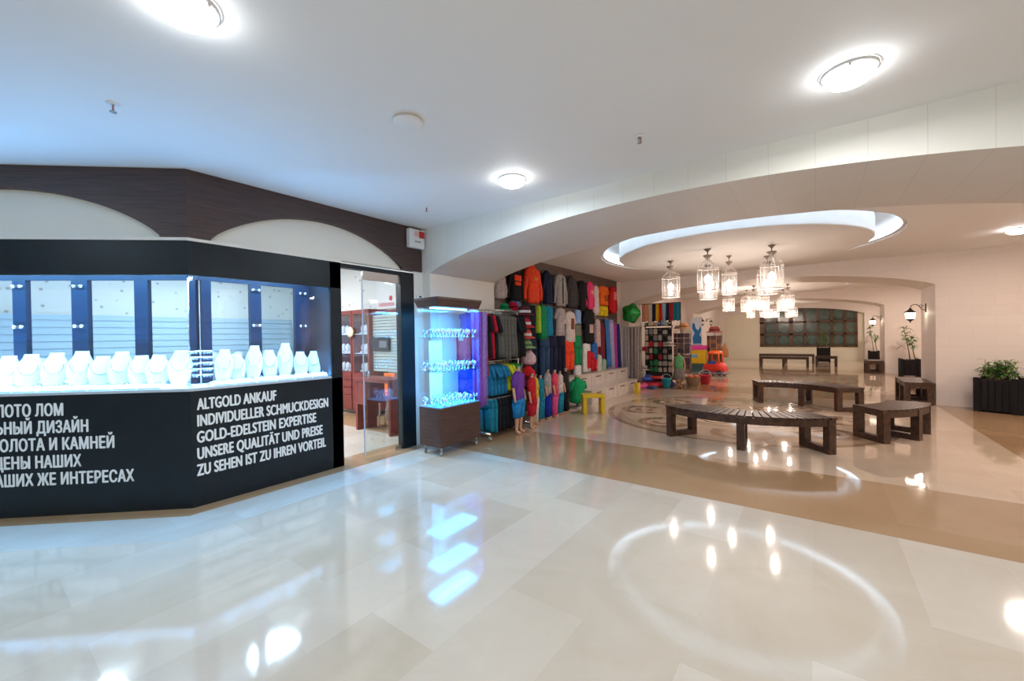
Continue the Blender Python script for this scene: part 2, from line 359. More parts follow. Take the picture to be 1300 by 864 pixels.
for i in range(7):
    for j in range(3):
        p = MB(); p.box(cols[i], cols[i + 1], WY - .005, WY + .02, rows[j], rows[j + 1]); po = p.build('window_pane', PANE, win)
        cx, cz = (cols[i] + cols[i + 1]) / 2, (rows[j] + rows[j + 1]) / 2; r = .225
        q = MB(); q.prism([(cx + r * math.cos(t * PI / 12), cz + r * math.sin(t * PI / 12)) for t in range(24)], WY - .012, WY - .004, lambda p, q, a: (p, a, q)); q.build('roundel', PANEC, po)

# ------------------------------------------------------------------ setting: shop shell
def wallpaper():
    m = bpy.data.materials.new('flower_wallpaper'); m.use_nodes = True; t = m.node_tree; b = t.nodes['Principled BSDF']
    tc = t.nodes.new('ShaderNodeTexCoord'); v = t.nodes.new('ShaderNodeTexVoronoi'); v.inputs['Scale'].default_value = 6.5
    r = t.nodes.new('ShaderNodeValToRGB'); r.color_ramp.elements[0].position = .10; r.color_ramp.elements[0].color = (.42, .36, .35, 1); r.color_ramp.elements[1].position = .2; r.color_ramp.elements[1].color = (.78, .75, .70, 1)
    t.links.new(tc.outputs['Object'], v.inputs['Vector']); t.links.new(v.outputs['Distance'], r.inputs[0]); t.links.new(r.outputs[0], b.inputs['Base Color']); b.inputs['Roughness'].default_value = .8
    return m
WP = wallpaper()
b = MB(); b.box(X0F, -4.5, 5.0, 5.15, 0, CZ); struct(b.build('wall_shop_back', WP))
b = MB(); b.box(X0F - .2, X0F, -5, 5.15, 0, CZ); struct(b.build('wall_shop_left', WP))
pL = CORN + dl * 2.85
b = MB(); b.box(X0F, pL.x, pL.y - .1, pL.y, 0, CZ); struct(b.build('wall_shop_side', WP))
b = MB(); b.box(-4.55, -4.39, 3.70, 3.86, 0, CZ); struct(b.build('wall_pier', OFFW))
for x, y in ((-6.2, 2.6), (-8.2, 2.6), (-7.2, .9)): lamp('AREA', (x, y, CZ - .03), SHOP_W, (.88, .95, 1), .6)

# ------------------------------------------------------------------ jewellery shop front
K = math.tan(math.radians(47.68) / 2)
def face(name, label, u0, u1, mitre, loc, th, lines, posts, end_panel):
    """one face of the shop front: local x runs along the face in reading direction, local y goes into the shop"""
    t = thing(name, label, 'shop window', loc, th, 'jewellery shop windows')
    def pr(b, v0, v1, z0, z1):
        if mitre == 'r': poly = [(u0, v0), (u1 - K * v0, v0), (u1 - K * v1, v1), (u0, v1)]
        else: poly = [(u0 + K * v0, v0), (u1, v0), (u1, v1), (u0 + K * v1, v1)]
        return b.prism(poly, z0, z1)
    pr(MB(), 0, .52, 0, 1.02).build('base_panel', BLACKL, t)
    pr(MB(), .004, .52, 1.021, 1.045).build('display_deck', DECKM, t)
    pr(MB(), 0, .04, 2.04, 2.335).build('header_band', BLACKL, t)
    pr(MB(), .041, .52, 2.28, 2.334).build('top_board', DARKM, t)
    pr(MB(), -.012, .05, 2.336, 2.362).build('ledge', OFFW, t)
    pr(MB(), .012, .02, 1.046, 2.039).build('glass_pane', GLASS, t)
    b = MB(); pr(b, .47, .51, 2.06, 2.279)
    for a, c in posts: b.box(a, c, .46, .51, 1.046, 2.06)
    b.build('back_frame', DARKM, t)
    p = MB(); pr(p, .485, .491, 1.046, 2.06); p.build('back_pane', glassmat('blue_back_glass', (.80, .93, 1), .06), t)
    for a, c in posts[1:3]:
        for z in (1.62, 2.0):
            h = MB(); h.box((a + c) / 2 - .03, (a + c) / 2 + .03, .44, .46, z - .012, z + .012); h.sphere(((a + c) / 2 - .03, .445, z), .018); h.sphere(((a + c) / 2 + .03, .445, z), .018)
            h.build('hinge', CHROME, t)
    st = MB(); m_ = .1
    st.box((u0 if mitre == 'r' else u0 + .12), (u1 - .12 if mitre == 'r' else u1 - .05), .05, .075, 2.262, 2.279); st.build('led_strip', mat('vitrine_led', (.8, .9, 1), .4, emit=25, ecol=(.55, .8, 1)), t)
    L = (u1 - u0) - .25
    lamp('AREA', ((u0 + u1) / 2 + (-.06 if mitre == 'r' else .06), .16, 2.255), VIT_W * L, (.24, .58, 1), L, (math.radians(-8), 0, 0), .12, t)
    lamp('AREA', ((u0 + u1) / 2, .045, 1.062), VIT_W * 1.0 * L, (.14, .48, 1), L, (math.radians(180 - 38), 0, 0), .03, t)  # added blue uplight on the deck edge, tints the hall ceiling
    for txt, ustart, uend, z in lines:
        c = bpy.data.curves.new('lettering', 'FONT'); c.body = txt; c.size = .142; c.extrude = .0015; c.space_character = 1.06
        o = bpy.data.objects.new('lettering_source', c); COL.objects.link(o); bpy.context.view_layer.update()
        me = bpy.data.meshes.new_from_object(o); bpy.data.objects.remove(o); bpy.data.curves.remove(c)
        xs = [v.co.x for v in me.vertices]; x0, w = min(xs), max(xs) - min(xs); sx = (uend - ustart) / w; b = MB()
        for q, (dx, dz) in enumerate([(-.0040, 0), (.0040, 0), (0, -.0028), (0, .0028)]):
            b.add([(ustart + (v.co.x - x0) * sx + dx, -.0035 - v.co.z - .0003 * q, z + v.co.y + dz) for v in me.vertices], [list(p.vertices) for p in me.polygons])
        bpy.data.meshes.remove(me); b.build('lettering', LETT, t)
    return t
LW = 2.85
lines_l = [('ЛОТО ЛОМ', 1.335, LW - 1.01, .85), ('ЬНЫЙ ДИЗАЙН', 1.335, LW - .82, .705), ('ЗОЛОТА И КАМНЕЙ', 1.30, LW - .62, .56), ('ЦЕНЫ НАШИХ', 1.32, LW - .88, .412), ('ВАШИХ ЖЕ ИНТЕРЕСАХ', 1.26, LW - .47, .265)]
lines_r = [('ALTGOLD ANKAUF', .045, .70, .855), ('INDIVIDUELLER SCHMUCKDESIGN', .045, 1.245, .71), ('GOLD-EDELSTEIN EXPERTISE', .04, 1.105, .565), ('UNSERE QUALITÄT UND PREISE', .04, 1.175, .42), ('ZU SEHEN IST ZU IHREN VORTEIL', .035, 1.21, .275)]
TH = math.radians(180 - 137.675)
fl = face('shop_window', 'black jewellery shop window with white Russian lettering, at the left picture edge', 0, LW, 'r', (pL.x, pL.y, 0), TH, lines_l,
          [(LW - 2.5, LW - 2.4), (LW - 1.83, LW - 1.72), (LW - 1.33, LW - 1.19), (LW - .78, LW - .66), (LW - .30, LW - .23)], False)
fr = face('shop_window', 'black jewellery shop window with white German lettering, next to the glass door', 0, 1.43, 'l', (CORN.x, CORN.y, 0), PI / 2, lines_r,
          [(.23, .31), (.66, .77), (1.13, 1.30)], True)
o = MB(); o.box(1.30, 1.43, 0, .52, 0, 2.335); o.build('door_post', BLACKL, fr)
o = MB(); o.tube([(0.006, .03, 1.05), (.006, .03, 2.04)], .004); o.build('corner_joint', CHROME, fr)
# door frame, lintel and glass leaf
t = thing('door_frame', 'black door frame around the jewellery shop entrance', 'door frame', (-4.39, 2.63, 0))
MB().box(-.1, 0, .845, 1.065, 0, 2.335).build('jamb', BLACKL, t)
MB().box(-.1, -.005, .0, .845, 2.29, 2.335).build('lintel', BLACKL, t)
t = thing('glass_door', 'frameless glass door leaf with metal fittings in the shop entrance', 'door', (-4.43, 2.93, 0))
MB().box(-.005, .005, 0, .53, .03, 2.18).build('glass_leaf', GLASSD, t)
MB().box(-.014, .014, .44, .53, .012, .05).build('floor_hinge', STEEL, t)
MB().box(-.016, .016, .0, .53, 2.18, 2.285).build('top_rail', STEEL, t)
b = MB(); b.box(-.03, .03, .01, .06, 1.0, 1.06); b.tube([(.03, .03, .99), (.05, .03, .99), (.05, .03, 1.07), (.03, .03, 1.07)], .008); b.build('handle', CHROME, t)
MB().box(-.008, .008, -.006, .002, .03, 2.18).build('edge_seal', mat('edge_seal', (.5, .55, .75), .3), t)

# fascia with lunettes
def fascia(name, label, u0, u1, l0, l1, zp, loc, th, mitre, off):
    t = thing(name, label, 'fascia', loc, th)
    n = 40; b = MB()
    zl = 2.365
    az = lambda u: zl + .01 + (zp - zl) * max(0, 1 - ((u - (l0 + l1) / 2) / ((l1 - l0) / 2)) ** 2) ** .85
    us = [u0] + [l0 + (l1 - l0) * i / n for i in range(n + 1)] + [u1]
    for v in (-.02, .03):
        sh = K * v
        P = lambda u, z: (u - (sh if (mitre == 'r' and u == u1) else (-sh if (mitre == 'l' and u == u0) else 0)), v, z)
        for a, c in zip(us, us[1:]):
            za = zl if a < l0 or c > l1 + 1e-6 else az(a); zc = zl if a < l0 or c > l1 + 1e-6 else az(c)
            if a < l0 or c > l1: za = zc = zl
            b.add([P(a, za), P(c, zc), P(c, CZ - .001), P(a, CZ - .001)], [(0, 1, 2, 3)])
    arc = [(u, az(u)) for u in us[1:-1]]
    b.loft([[(u, -.02, z) for u, z in arc], [(u, .03, z) for u, z in arc]], cap=False, closed=False)
    for a, c in ((u0, l0), (l1, u1)): b.add([(a, -.02, zl), (c, -.02, zl), (c, .03, zl), (a, .03, zl)], [(0, 1, 2, 3)])
    b.add([(u1, -.02, zl), (u1, .03, zl), (u1, .03, CZ - .001), (u1, -.02, CZ - .001)], [(0, 1, 2, 3)])
    b.build('fascia_board', WENGE, t)
    MB().box(l0 - .05, l1 + .05, .031, .05, zl, zp + .06).build('lunette', LUNET, t)
    MB().box(u0 + (.05 if mitre == 'l' else 0), u1 - (.06 if mitre == 'r' else 0), .051, .07, zl, CZ - .01).build('backing', WENGE, t)
    return t
fascia('shop_fascia', 'dark wood fascia with cream arch panel above the Russian lettering', 0, LW, .21, LW - .21, 2.75, (pL.x, pL.y, 0), TH, 'r', 0)
fascia('shop_fascia', 'dark wood fascia with cream arch panel above the door and German lettering', 0, 2.63, .17, 2.30, 2.745, (CORN.x, CORN.y, 0), PI / 2, 'l', 0)
t = thing('alarm_siren', 'white alarm siren box with red square on the end of the fascia', 'alarm', (-4.362, 3.56, 2.665))
MB().box(0, .07, 0, .26, 0, .25).build('case', WHITE, t, bevel=.01)
MB().box(.0705, .073, .16, .25, .14, .23).build('red_light', PLAST('red', (.55, .02, .02)), t)
b = MB(); b.box(.0705, .072, .08, .15, .15, .22); b.build('faded_square', PLAST('pinkish', (.8, .5, .45)), t)
b = MB(); [b.box(.0705, .072, .09 + k * .035, .115 + k * .035, .075, .09) for k in range(3)]; b.build('marking', PLAST('greyblack', (.06, .06, .06)), t)

# necklace busts on the decks
def bust(name, label, parent_pose, u, v, z0, h, w, yaw, group, lean=.35):
    loc, th = parent_pose
    c, s_ = math.cos(th), math.sin(th)
    t = thing(name, label, 'display bust', (loc[0] + u * c - v * s_, loc[1] + u * s_ + v * c, z0), th + yaw, group)
    rings = []
    for k, (zz, ww, dd) in enumerate([(0, .66, .30), (.08, .70, .30), (.20, .86, .28), (.40, 1.0, .25), (.58, 1.0, .23), (.72, .90, .21), (.82, .70, .19), (.91, .56, .18), (1.0, .52, .17)]):
        rings.append([(ww * w / 2 * math.cos(2 * PI * i / 20), zz * h * lean + dd * w * .5 * math.sin(2 * PI * i / 20) * (1 if math.sin(2 * PI * i / 20) > 0 else .8), zz * h) for i in range(20)])
    b = MB(); b.loft(rings); b.build('bust_body', BUSTM, t)
    b = MB(); pts = [(w * .34 * math.sin(a), .45 * h * lean - .125 * w - .0 + (.78 - .36 * math.cos(a) - .45) * h * .1, h * (.62 - .22 * math.cos(a))) for a in [-1.9 + 3.8 * i / 16 for i in range(17)]]
    b.tube(pts, .0028, 6)
    for i in range(5, 12): b.sphere((pts[i][0], pts[i][1] - .004, pts[i][2]), .0055, 6, 4)
    b.build('necklace', GEM, t)
    MB().box(-w * .36, w * .36, -.05, .06, -.012, .0).build('foot_plate', DECKM, t)
    return t
poseL, poseR = ((pL.x, pL.y), TH), ((CORN.x, CORN.y), PI / 2)
DZ = 1.058
ordn = ['first', 'second', 'third', 'fourth', 'fifth', 'sixth', 'seventh', 'eighth', 'ninth', 'tenth', 'eleventh', 'twelfth']
for i, (u, zt) in enumerate([(1.15, 1.37), (1.33, 1.38), (1.54, 1.39), (1.75, 1.40), (1.93, 1.35), (2.09, 1.39), (2.26, 1.35), (2.41, 1.35), (2.60, 1.39)]):
    lab = '%s white necklace bust from the left above the Russian lettering' % ordn[i]
    bust('necklace_bust', lab, poseL, u, .24, DZ, zt - DZ - .015, .185, .40, 'necklace busts above the Russian lettering')
for i, (u, zt) in enumerate([(.33, 1.39), (.45, 1.34), (.60, 1.42), (.76, 1.37), (.92, 1.44), (1.09, 1.34), (1.235, 1.34)]):
    bust('necklace_bust', '%s white necklace bust from the corner above the German lettering' % ordn[i], poseR, u, .26 if i != 4 else .28, DZ, zt - DZ - .015, .155, -.35 if i % 2 else -.5, 'necklace busts above the German lettering')
# trays with jewellery in front of the busts
def tray(label, pose, u, v, w, d, group, kind=0):
    loc, th = pose; c, s_ = math.cos(th), math.sin(th)
    t = thing('jewellery_tray', label, 'tray', (loc[0] + u * c - v * s_, loc[1] + u * s_ + v * c, 1.046), th, group)
    b = MB(); b.hexa([(-w / 2, -d / 2, 0), (w / 2, -d / 2, 0), (w / 2, d / 2, 0), (-w / 2, d / 2, 0)], [(-w / 2, -d / 2, .012), (w / 2, -d / 2, .012), (w / 2, d / 2, .035), (-w / 2, d / 2, .035)]); b.build('tray_base', BUSTM, t)
    b = MB(); rnd = random.Random(int(u * 100) + kind)
    for i in range(9):
        for j in range(3):
            x, y = -w * .42 + w * .84 * i / 8, -d * .32 + d * .64 * j / 2; z = .018 + .023 * (y / d + .5) + .006
            if rnd.random() < .75: b.torus((x, y, z), .007, .0025, 8, 5, 'y'); b.sphere((x, y - .002, z + .009), .0048, 6, 4)
    b.build('jewellery', GEM if kind != 1 else GOLDJ, t)
for i in range(7): tray('white jewellery tray in front of the busts, %s from the left above the Russian lettering' % ordn[i], poseL, 1.31 + i * .195, .095, .18, .11, 'jewellery trays above the Russian lettering', i % 3 == 2)
for i in range(6): tray('white jewellery tray in front of the busts, %s from the corner above the German lettering' % ordn[i], poseR, .27 + i * .185, .095, .165, .11, 'jewellery trays above the German lettering', 0)
# bracelet rack at the corner
t = thing('bracelet_rack', 'metal bracelet rack with stacked bars at the corner of the shop windows', 'rack', (CORN.x - .25, CORN.y + .15, 1.046), .9)
MB().tube([(0, 0, 0), (0, 0, .33)], .007).build('upright', CHROME, t); MB().box(-.06, .06, -.05, .05, 0, .012).build('base', BUSTM, t)
for z in (.10, .155, .21, .265, .32):
    bar = MB(); bar.tube([(-.10, 0, z), (.10, 0, z)], .006); bo = bar.build('crossbar', CHROME, t)
    b = MB(); [b.torus((x, 0, z - .008), .016, .003, 10, 5, 'x') for x in (-.08, -.055, -.03, .03, .055, .08)]; b.build('bracelets', GEM, bo)

# ------------------------------------------------------------------ shop interior
def wall_cabinet(x0, x1, label, first=False):
    t = thing('display_cabinet', label, 'cabinet', ((x0 + x1) / 2, 4.98, 0)); w = (x1 - x0) / 2 - .004
    b = MB(); b.box(-w, w, -.42, 0, .08, .82); b.box(-w, w, -.03, 0, .82, 2.0); b.box(-w, w, -.42, 0, 1.94, 2.02)
    for x in (-w, w - .05): b.box(x, x + .05, -.42, 0, .82, 1.94)
    b.build('carcass', BURG, t)
    for z in (1.18, 1.55): MB().box(-w + .05, w - .05, -.4, -.03, z, z + .012).build('shelf', DECKM, t)
    MB().box(-w + .05, w - .05, -.426, -.42, .84, 1.93).build('glass_front', GLASS, t)
    MB().box(-w + .06, w - .06, -.032, -.029, .84, 1.93).build('lit_back', mat('lit_back', (.55, .75, 1), .5, emit=.9, ecol=(.45, .7, 1)), t)
    for z in (.66, .52, .38):
        d = MB().box(-w + .01, w - .01, -.435, -.42, z, z + .15).build('drawer', BURG, t)
        MB().box(-.05, .05, -.45, -.436, z + .06, z + .075).build('handle', CHROME, d)
    MB().box(-w + .01, w - .01, -.435, -.42, .10, .37).build('cupboard_door', BURG, t)
    b = MB(); rnd = random.Random(int(x0 * 10))
    for z in (.825, 1.195, 1.565):
        for i in range(4): x = -w + .12 + i * (2 * w - .24) / 3; b.sphere((x, -.25, z + .09), .06, 8, 6, (1, .7, 1.5)); b.box(x - .05, x + .05, -.3, -.2, z, z + .03)
    b.build('jewellery_stands', BUSTM, t)
wall_cabinet(-7.95, -7.27, 'burgundy wall cabinet with lit glass front, seen left of the door opening')
wall_cabinet(-7.26, -6.70, 'burgundy wall cabinet with lit glass front, between the clock and the slatted panel')
t = thing('wall_clock', 'round cream clock hanging on the burgundy cabinets', 'clock', (-7.25, 4.535, 1.60))
b = MB(); b.lathe([(.001, 0), (.09, 0), (.10, .012), (.10, .03), (.001, .03)], 24); o = b.build('clock_face', mat('clock_cream', (.8, .62, .42), .4), t); o.rotation_euler = (PI / 2, 0, 0)
t = thing('louvre_panel', 'tall grey-green slatted panel standing behind the desk in the shop', 'panel', (-6.38, 4.66, 0))
b = MB(); b.box(-.46, -.43, -.03, .03, 0, 1.96); b.box(.43, .46, -.03, .03, 0, 1.96); b.box(-.46, .46, -.03, .03, 1.93, 1.98); b.build('panel_frame', BURG, t)
b = MB(); [b.hexa([(-.43, -.02, z), (.43, -.02, z), (.43, .0, z), (-.43, .0, z)], [(-.43, -.005, z + .05), (.43, -.005, z + .05), (.43, .012, z + .05), (-.43, .012, z + .05)]) for z in [.86 + .055 * k for k in range(19)]]
b.build('slats', mat('grey_slat', (.30, .345, .335), .5), t)
t = thing('monitor', 'small dark screen mounted on the slatted panel', 'screen', (-6.42, 4.625, 1.25))
MB().box(-.25, .25, -.03, .0, 0, .24).build('bezel', mat('screen_black', (.01, .012, .015), .2), t)
MB().box(-.02, .19, -.032, -.030, .05, .17).build('screen_picture', mat('screen_grey', (.12, .14, .16), .3), t)
t = thing('wall_poster', 'white poster with a red dot on the shop wall above the slatted panel', 'poster', (-6.72, 4.985, 2.04))
MB().box(-.3, .3, -.012, 0, 0, .56).build('sheet', mat('paper', (.82, .78, .76), .7), t)
b = MB(); b.prism([(.14 + .05 * math.cos(k * PI / 10), .2 + .05 * math.sin(k * PI / 10)) for k in range(20)], -.016, -.012, lambda p, q, a: (p, a, q)); b.build('red_dot', PLAST('red', (.55, .02, .02)), t)
b = MB(); b.box(-.24, .24, -.015, -.012, .05, .12); b.build('pink_band', PLAST('pink', (.75, .35, .36)), t)
t = thing('shop_desk', 'burgundy shop desk with two legs behind the glass door', 'desk', (-5.54, 3.98, 0))
MB().box(-.46, .46, -.2, .2, .79, .84).build('desktop', BURG, t)
for x in (-.44, .40): MB().box(x, x + .05, -.18, .18, 0, .789).build('leg', BURG, t)
MB().box(-.385, -.17, -.18, .18, .42, .789).build('drawer_unit', BURG, t)
for k, x in enumerate((-6.08, -5.66)):
    t = thing('chair', 'orange shop chair %s' % ('at the desk, nearer the drawers' if k == 0 else 'at the desk, at its free end'), 'chair', (x, 4.40, 0), .05, 'orange chairs at the desk')
    MB().box(-.15, .15, -.18, .16, .44, .49).build('seat', PLAST('orange', (.75, .16, .02)), t, bevel=.02); MB().box(-.15, .15, .13, .17, .491, .85).build('backrest', PLAST('orange', (.75, .16, .02)), t, bevel=.02)
    for sx in (-1, 1):
        for sy in (-1, 1): MB().tube([(sx * .11, sy * .17, .44), (sx * .125, sy * .19, 0)], .012).build('leg', CHROME, t)
# slatted wall shelving seen through the shop window, with its busts
def slatwall(x0, x1, y0, y1, label):
    t = thing('slat_shelving', label, 'shelving', (x0, y0, 0))
    L = math.hypot(x1 - x0, y1 - y0); t.rotation_euler = (0, 0, math.atan2(y1 - y0, x1 - x0))
    b = MB(); b.box(0, L, 0, .04, .1, 1.93)
    for k in range(14): b.box(0, L, -.015, 0, .35 + k * .115, .35 + k * .115 + .085)
    b.build('slat_board', mat('blue_grey_slats', (.35, .45, .52), .45), t)
    MB().box(0, L, -.3, -.016, 1.02, 1.05).build('shelf', DECKM, t)
    b = MB(); n = int(L / .45)
    for k in range(n): x = .25 + k * .45; b.sphere((x, -.14, 1.16), .09, 10, 8, (1.2, .7, 1.0)); b.box(x - .1, x + .1, -.2, -.08, 1.051, 1.09)
    b.build('display_heads', BUSTM, t)
slatwall(-9.7, -8.0, 4.9, 4.9, 'blue-grey slatted shelving on the back wall of the shop')
slatwall(-9.75, -9.75, -.4, 4.6, 'long blue-grey slatted shelving along the side wall of the shop')

# ------------------------------------------------------------------ wheeled showcase
t = thing('showcase', 'wheeled wooden showcase with blue lit glass shelves beside the shop door', 'showcase', (-3.87, 3.84, 0))
hx, hy = .19, .37
MB().box(-hx, hx, -hy, hy, .11, .59).build('cabinet_base', WENGE_V, t, bevel=.004)
b = MB(); b.hexa([(-hx, -hy, 1.84), (hx, -hy, 1.84), (hx, hy, 1.84), (-hx, hy, 1.84)], [(-hx - .03, -hy - .03, 1.93), (hx + .03, -hy - .03, 1.93), (hx + .03, hy + .03, 1.93), (-hx - .03, hy + .03, 1.93)]); b.box(-hx - .03, hx + .03, -hy - .03, hy + .03, 1.93, 1.955); b.build('cornice', WENGE_V, t)
for nm, a in (('glass_side', (hx - .006, hx, -hy, hy)), ('glass_side', (-hx, -hx + .006, -hy, hy)), ('glass_side', (-hx + .006, hx - .006, -hy, -hy + .006)), ('glass_side', (-hx + .006, hx - .006, hy - .006, hy))):
    MB().box(*a, .591, 1.839).build(nm, GLASS, t)
for z in (1.03, 1.45): MB().box(-hx + .008, hx - .008, -hy + .008, hy - .008, z, z + .008).build('glass_shelf', glassmat('shelf_glass', (.8, .93, 1), .1), t)
MB().box(-hx + .008, hx - .008, -hy + .008, hy - .008, .591, .60).build('velvet_floor', mat('blue_velvet', (.2, .45, .7), .8), t)
MB().box(-hx + .01, -hx + .02, -.20, .02, .62, 1.42).build('white_panel', mat('satin_white', (.8, .85, .9), .6), t)
b = MB(); b.box(-.02, .02, -hy + .05, hy - .05, 1.825, 1.838); b.build('led_strip', mat('case_led', (.4, .7, 1), .4, emit=18, ecol=(.12, .5, 1)), t)
for x, y in ((hx - .04, -hy + .05), (-hx + .05, -hy + .05), (hx - .04, hy - .05), (-hx + .05, hy - .05)):
    c_ = MB(); c_.tube([(x, y, .11), (x, y, .06)], .012); co = c_.build('caster', STEEL, t)
    w = MB(); w.lathe([(.001, -.012), (.028, -.012), (.03, 0), (.028, .012), (.001, .012)], 14); wo = w.build('wheel', mat('grey_rubber', (.3, .3, .28), .6), co, (x, y, .03)); wo.rotation_euler = (0, PI / 2, .5)
for z in (1.82, 1.43, 1.01): lamp('AREA', (0, 0, z), CASE_W, (.05, .46, 1), .3, sy=.68, parent=t)
lev = {'top': 1.459, 'middle': 1.039, 'lowest': .601}
proto = None
for nm, z in lev.items():
    rnd = random.Random(nm)
    for i in range(18):
        x = -.13 + .13 * (i % 3); y = -.32 + .64 * i / 17
        loc = (-3.87 + x, 3.84 + y, z)
        lab = 'silver wristwatch on a small cuff stand, %s level of the wheeled showcase' % nm; grp = 'wristwatches on the %s showcase level' % nm
        if proto is None:
            proto = thing('wristwatch', lab, 'watch', loc, rnd.uniform(-.5, .5), grp)
            b = MB(); b.lathe([(.022, 0), (.022, .006), (.007, .012), (.007, .04)], 10); b.build('stand', CHROME, proto)
            b = MB(); b.torus((0, 0, .066), .027, .006, 16, 6, 'x'); b.build('strap', GEM, proto)
            b = MB(); b.lathe([(.001, 0), (.02, 0), (.02, .01), (.001, .01)], 14); d = b.build('dial', mat('dial_white', (.85, .88, .9), .15), proto, (.027, 0, .07)); d.rotation_euler = (0, PI / 2, 0)
        else: dup(proto, loc, rnd.uniform(-.6, .6), lab, grp, 1.15)
t = thing('camera_box', 'small white box with black lens on the pier above the showcase', 'security camera', (-4.39, 3.72, 1.995))
MB().box(0, .05, 0, .12, 0, .05).build('housing', WHITE, t, bevel=.01)
MB().box(.051, .062, .02, .06, .015, .035).build('lens', mat('lens_black', (.01, .01, .012), .2), t)

# ------------------------------------------------------------------ ceiling fittings
def downlight(label, x, y, w, col, group='ceiling lamps'):
    t = thing('ceiling_lamp', label, 'ceiling lamp', (x, y, CZ), 0, group)
    b = MB(); b.lathe([(.135, -.001), (.135, -.014), (.118, -.022), (.105, -.022)], 32, cap=False); b.build('rim', WHITE, t)
    b = MB(); b.lathe([(.118, -.012), (.115, -.045), (.09, -.068), (.05, -.08), (.001, -.084)], 32); b.build('dome', DOME, t)
    for k in range(3):
        a = k * 2.1 + .5; b = MB(); b.box(-.008, .008, -.006, .006, -.034, -.012); b.build('clip', STEEL, t, (.118 * math.cos(a), .118 * math.sin(a), 0), a)
    lamp('AREA', (0, 0, -.095), w, col, .2, parent=t)
    return t
downlight('round glowing ceiling lamp above the Russian lettering, cut by the top picture edge', -2.24, .62, HALL_W, COOL)
downlight('round glowing ceiling lamp near the right end of the stone beam', .16, 3.08, HALL_W, NEUT)
downlight('round glowing ceiling lamp between the smoke detector and the stone beam', -2.3, 3.14, HALL_W, COOL)
downlight('ceiling lamp in the bay, cut by the right picture edge', 2.42, 9.46, HALL_W, WARM)
for x, y in ((.16, .62), (2.6, 3.08), (2.6, .62), (-2.24, -1.8), (.16, -1.8), (2.6, -1.8), (-4.6, -1.8)): downlight('added unseen round ceiling lamp further along the hall', x, y, HALL_W, COOL if x < -1 else NEUT, 'added ceiling lamps of the near hall')  # unseen lamps repeating the hall grid, added for more light
for x, y in ((2.42, 7.0), (4.7, 7.0), (4.7, 9.46)): downlight('added round ceiling lamp out of sight in the first bay', x, y, HALL_W * 1.6, WARM, 'added ceiling lamps of the first bay')  # unseen warm lamps added to brighten the first bay
for x, y in ((2.42, 16.9), (2.42, 24.3), (4.7, 14.4), (4.7, 16.9), (4.7, 22), (4.7, 24.3)): downlight('added unseen round ceiling lamp in a farther bay', x, y, HALL_W * 1.5, WARM, 'added ceiling lamps of the far bays')  # more unseen warm lamps, added to lift the far bays
t = thing('smoke_detector', 'white round smoke detector on the ceiling', 'smoke detector', (-2.24, 1.86, CZ))
b = MB(); b.lathe([(.095, 0), (.095, -.012), (.082, -.014)], 28, cap=False); b.build('base', mat('old_white', (.62, .55, .47), .5), t)
b = MB(); b.lathe([(.1, -.015), (.1, -.024), (.09, -.03), (.02, -.03), (.001, -.036)], 28); b.build('cover', WHITE, t)
for k, (x, y, lab) in enumerate([(-3.52, .6, 'sprinkler head on the bluish ceiling above the Russian lettering'), (-1.06, 3.08, 'sprinkler head on the ceiling between the two lamps by the stone beam'), (-3.56, 3.2, 'sprinkler head on the ceiling near the alarm siren')]):
    t = thing('sprinkler', lab, 'sprinkler', (x, y, CZ), k, 'ceiling sprinklers')
    b = MB(); b.lathe([(.035, 0), (.03, -.008), (.012, -.012)], 16); b.build('escutcheon', WHITE, t)
    b = MB(); b.tube([(-.012, 0, -.012), (-.014, 0, -.04), (0, 0, -.05), (.014, 0, -.04), (.012, 0, -.012)], .0035, 6); b.lathe([(.001, -.05), (.018, -.052), (.018, -.055), (.001, -.055)], 12); b.build('frame', STEEL, t)
    b = MB(); b.tube([(0, 0, -.012), (0, 0, -.048)], .004, 6); b.build('bulb', PLAST('red', (.55, .02, .02)), t)

# ------------------------------------------------------------------ lantern pendants under the round disc
PP = thing('pendant_lantern', 'glass lantern pendant nearest the clothes wall', 'pendant lamp', (-2.26, 8.22, CZ - .08), 0, 'glass lantern pendants')
b = MB(); b.lathe([(.001, 0), (.055, 0), (.05, -.012), (.02, -.04), (.012, -.05)], 20); b.build('canopy', BRONZE, PP)
b = MB(); b.tube([(0, 0, -.05), (0, 0, -.12)], .009); b.lathe([(.001, -.10), (.075, -.105), (.07, -.12), (.03, -.16), (.001, -.18)], 20); b.build('rod', BRONZE, PP)
b = MB(); b.tube([(0, 0, -.18), (0, 0, -.40)], .008); b.lathe([(.001, -.40), (.018, -.405), (.018, -.44), (.001, -.445)], 12); b.build('socket', CAGE, PP)
b = MB()
for k in range(6):
    a = k * PI / 3; b.tube([(.02 * math.cos(a), .02 * math.sin(a), -.17), (.07 * math.cos(a), .07 * math.sin(a), -.22), (.14 * math.cos(a), .14 * math.sin(a), -.27), (.165 * math.cos(a), .165 * math.sin(a), -.33), (.165 * math.cos(a), .165 * math.sin(a), -.70)], .005, 6)
for z in (-.33, -.70): b.torus((0, 0, z), .165, .007, 32, 6)
b.build('cage', CAGE, PP)
b = MB(); b.lathe([(.16, -.33), (.16, -.69)], 32, cap=False); b.build('glass_cylinder', GLASSL, PP)
b = MB(); b.sphere((0, 0, -.50), .055, 16, 10, (1, 1, 1.05)); b.build('bulb', BULB, PP)
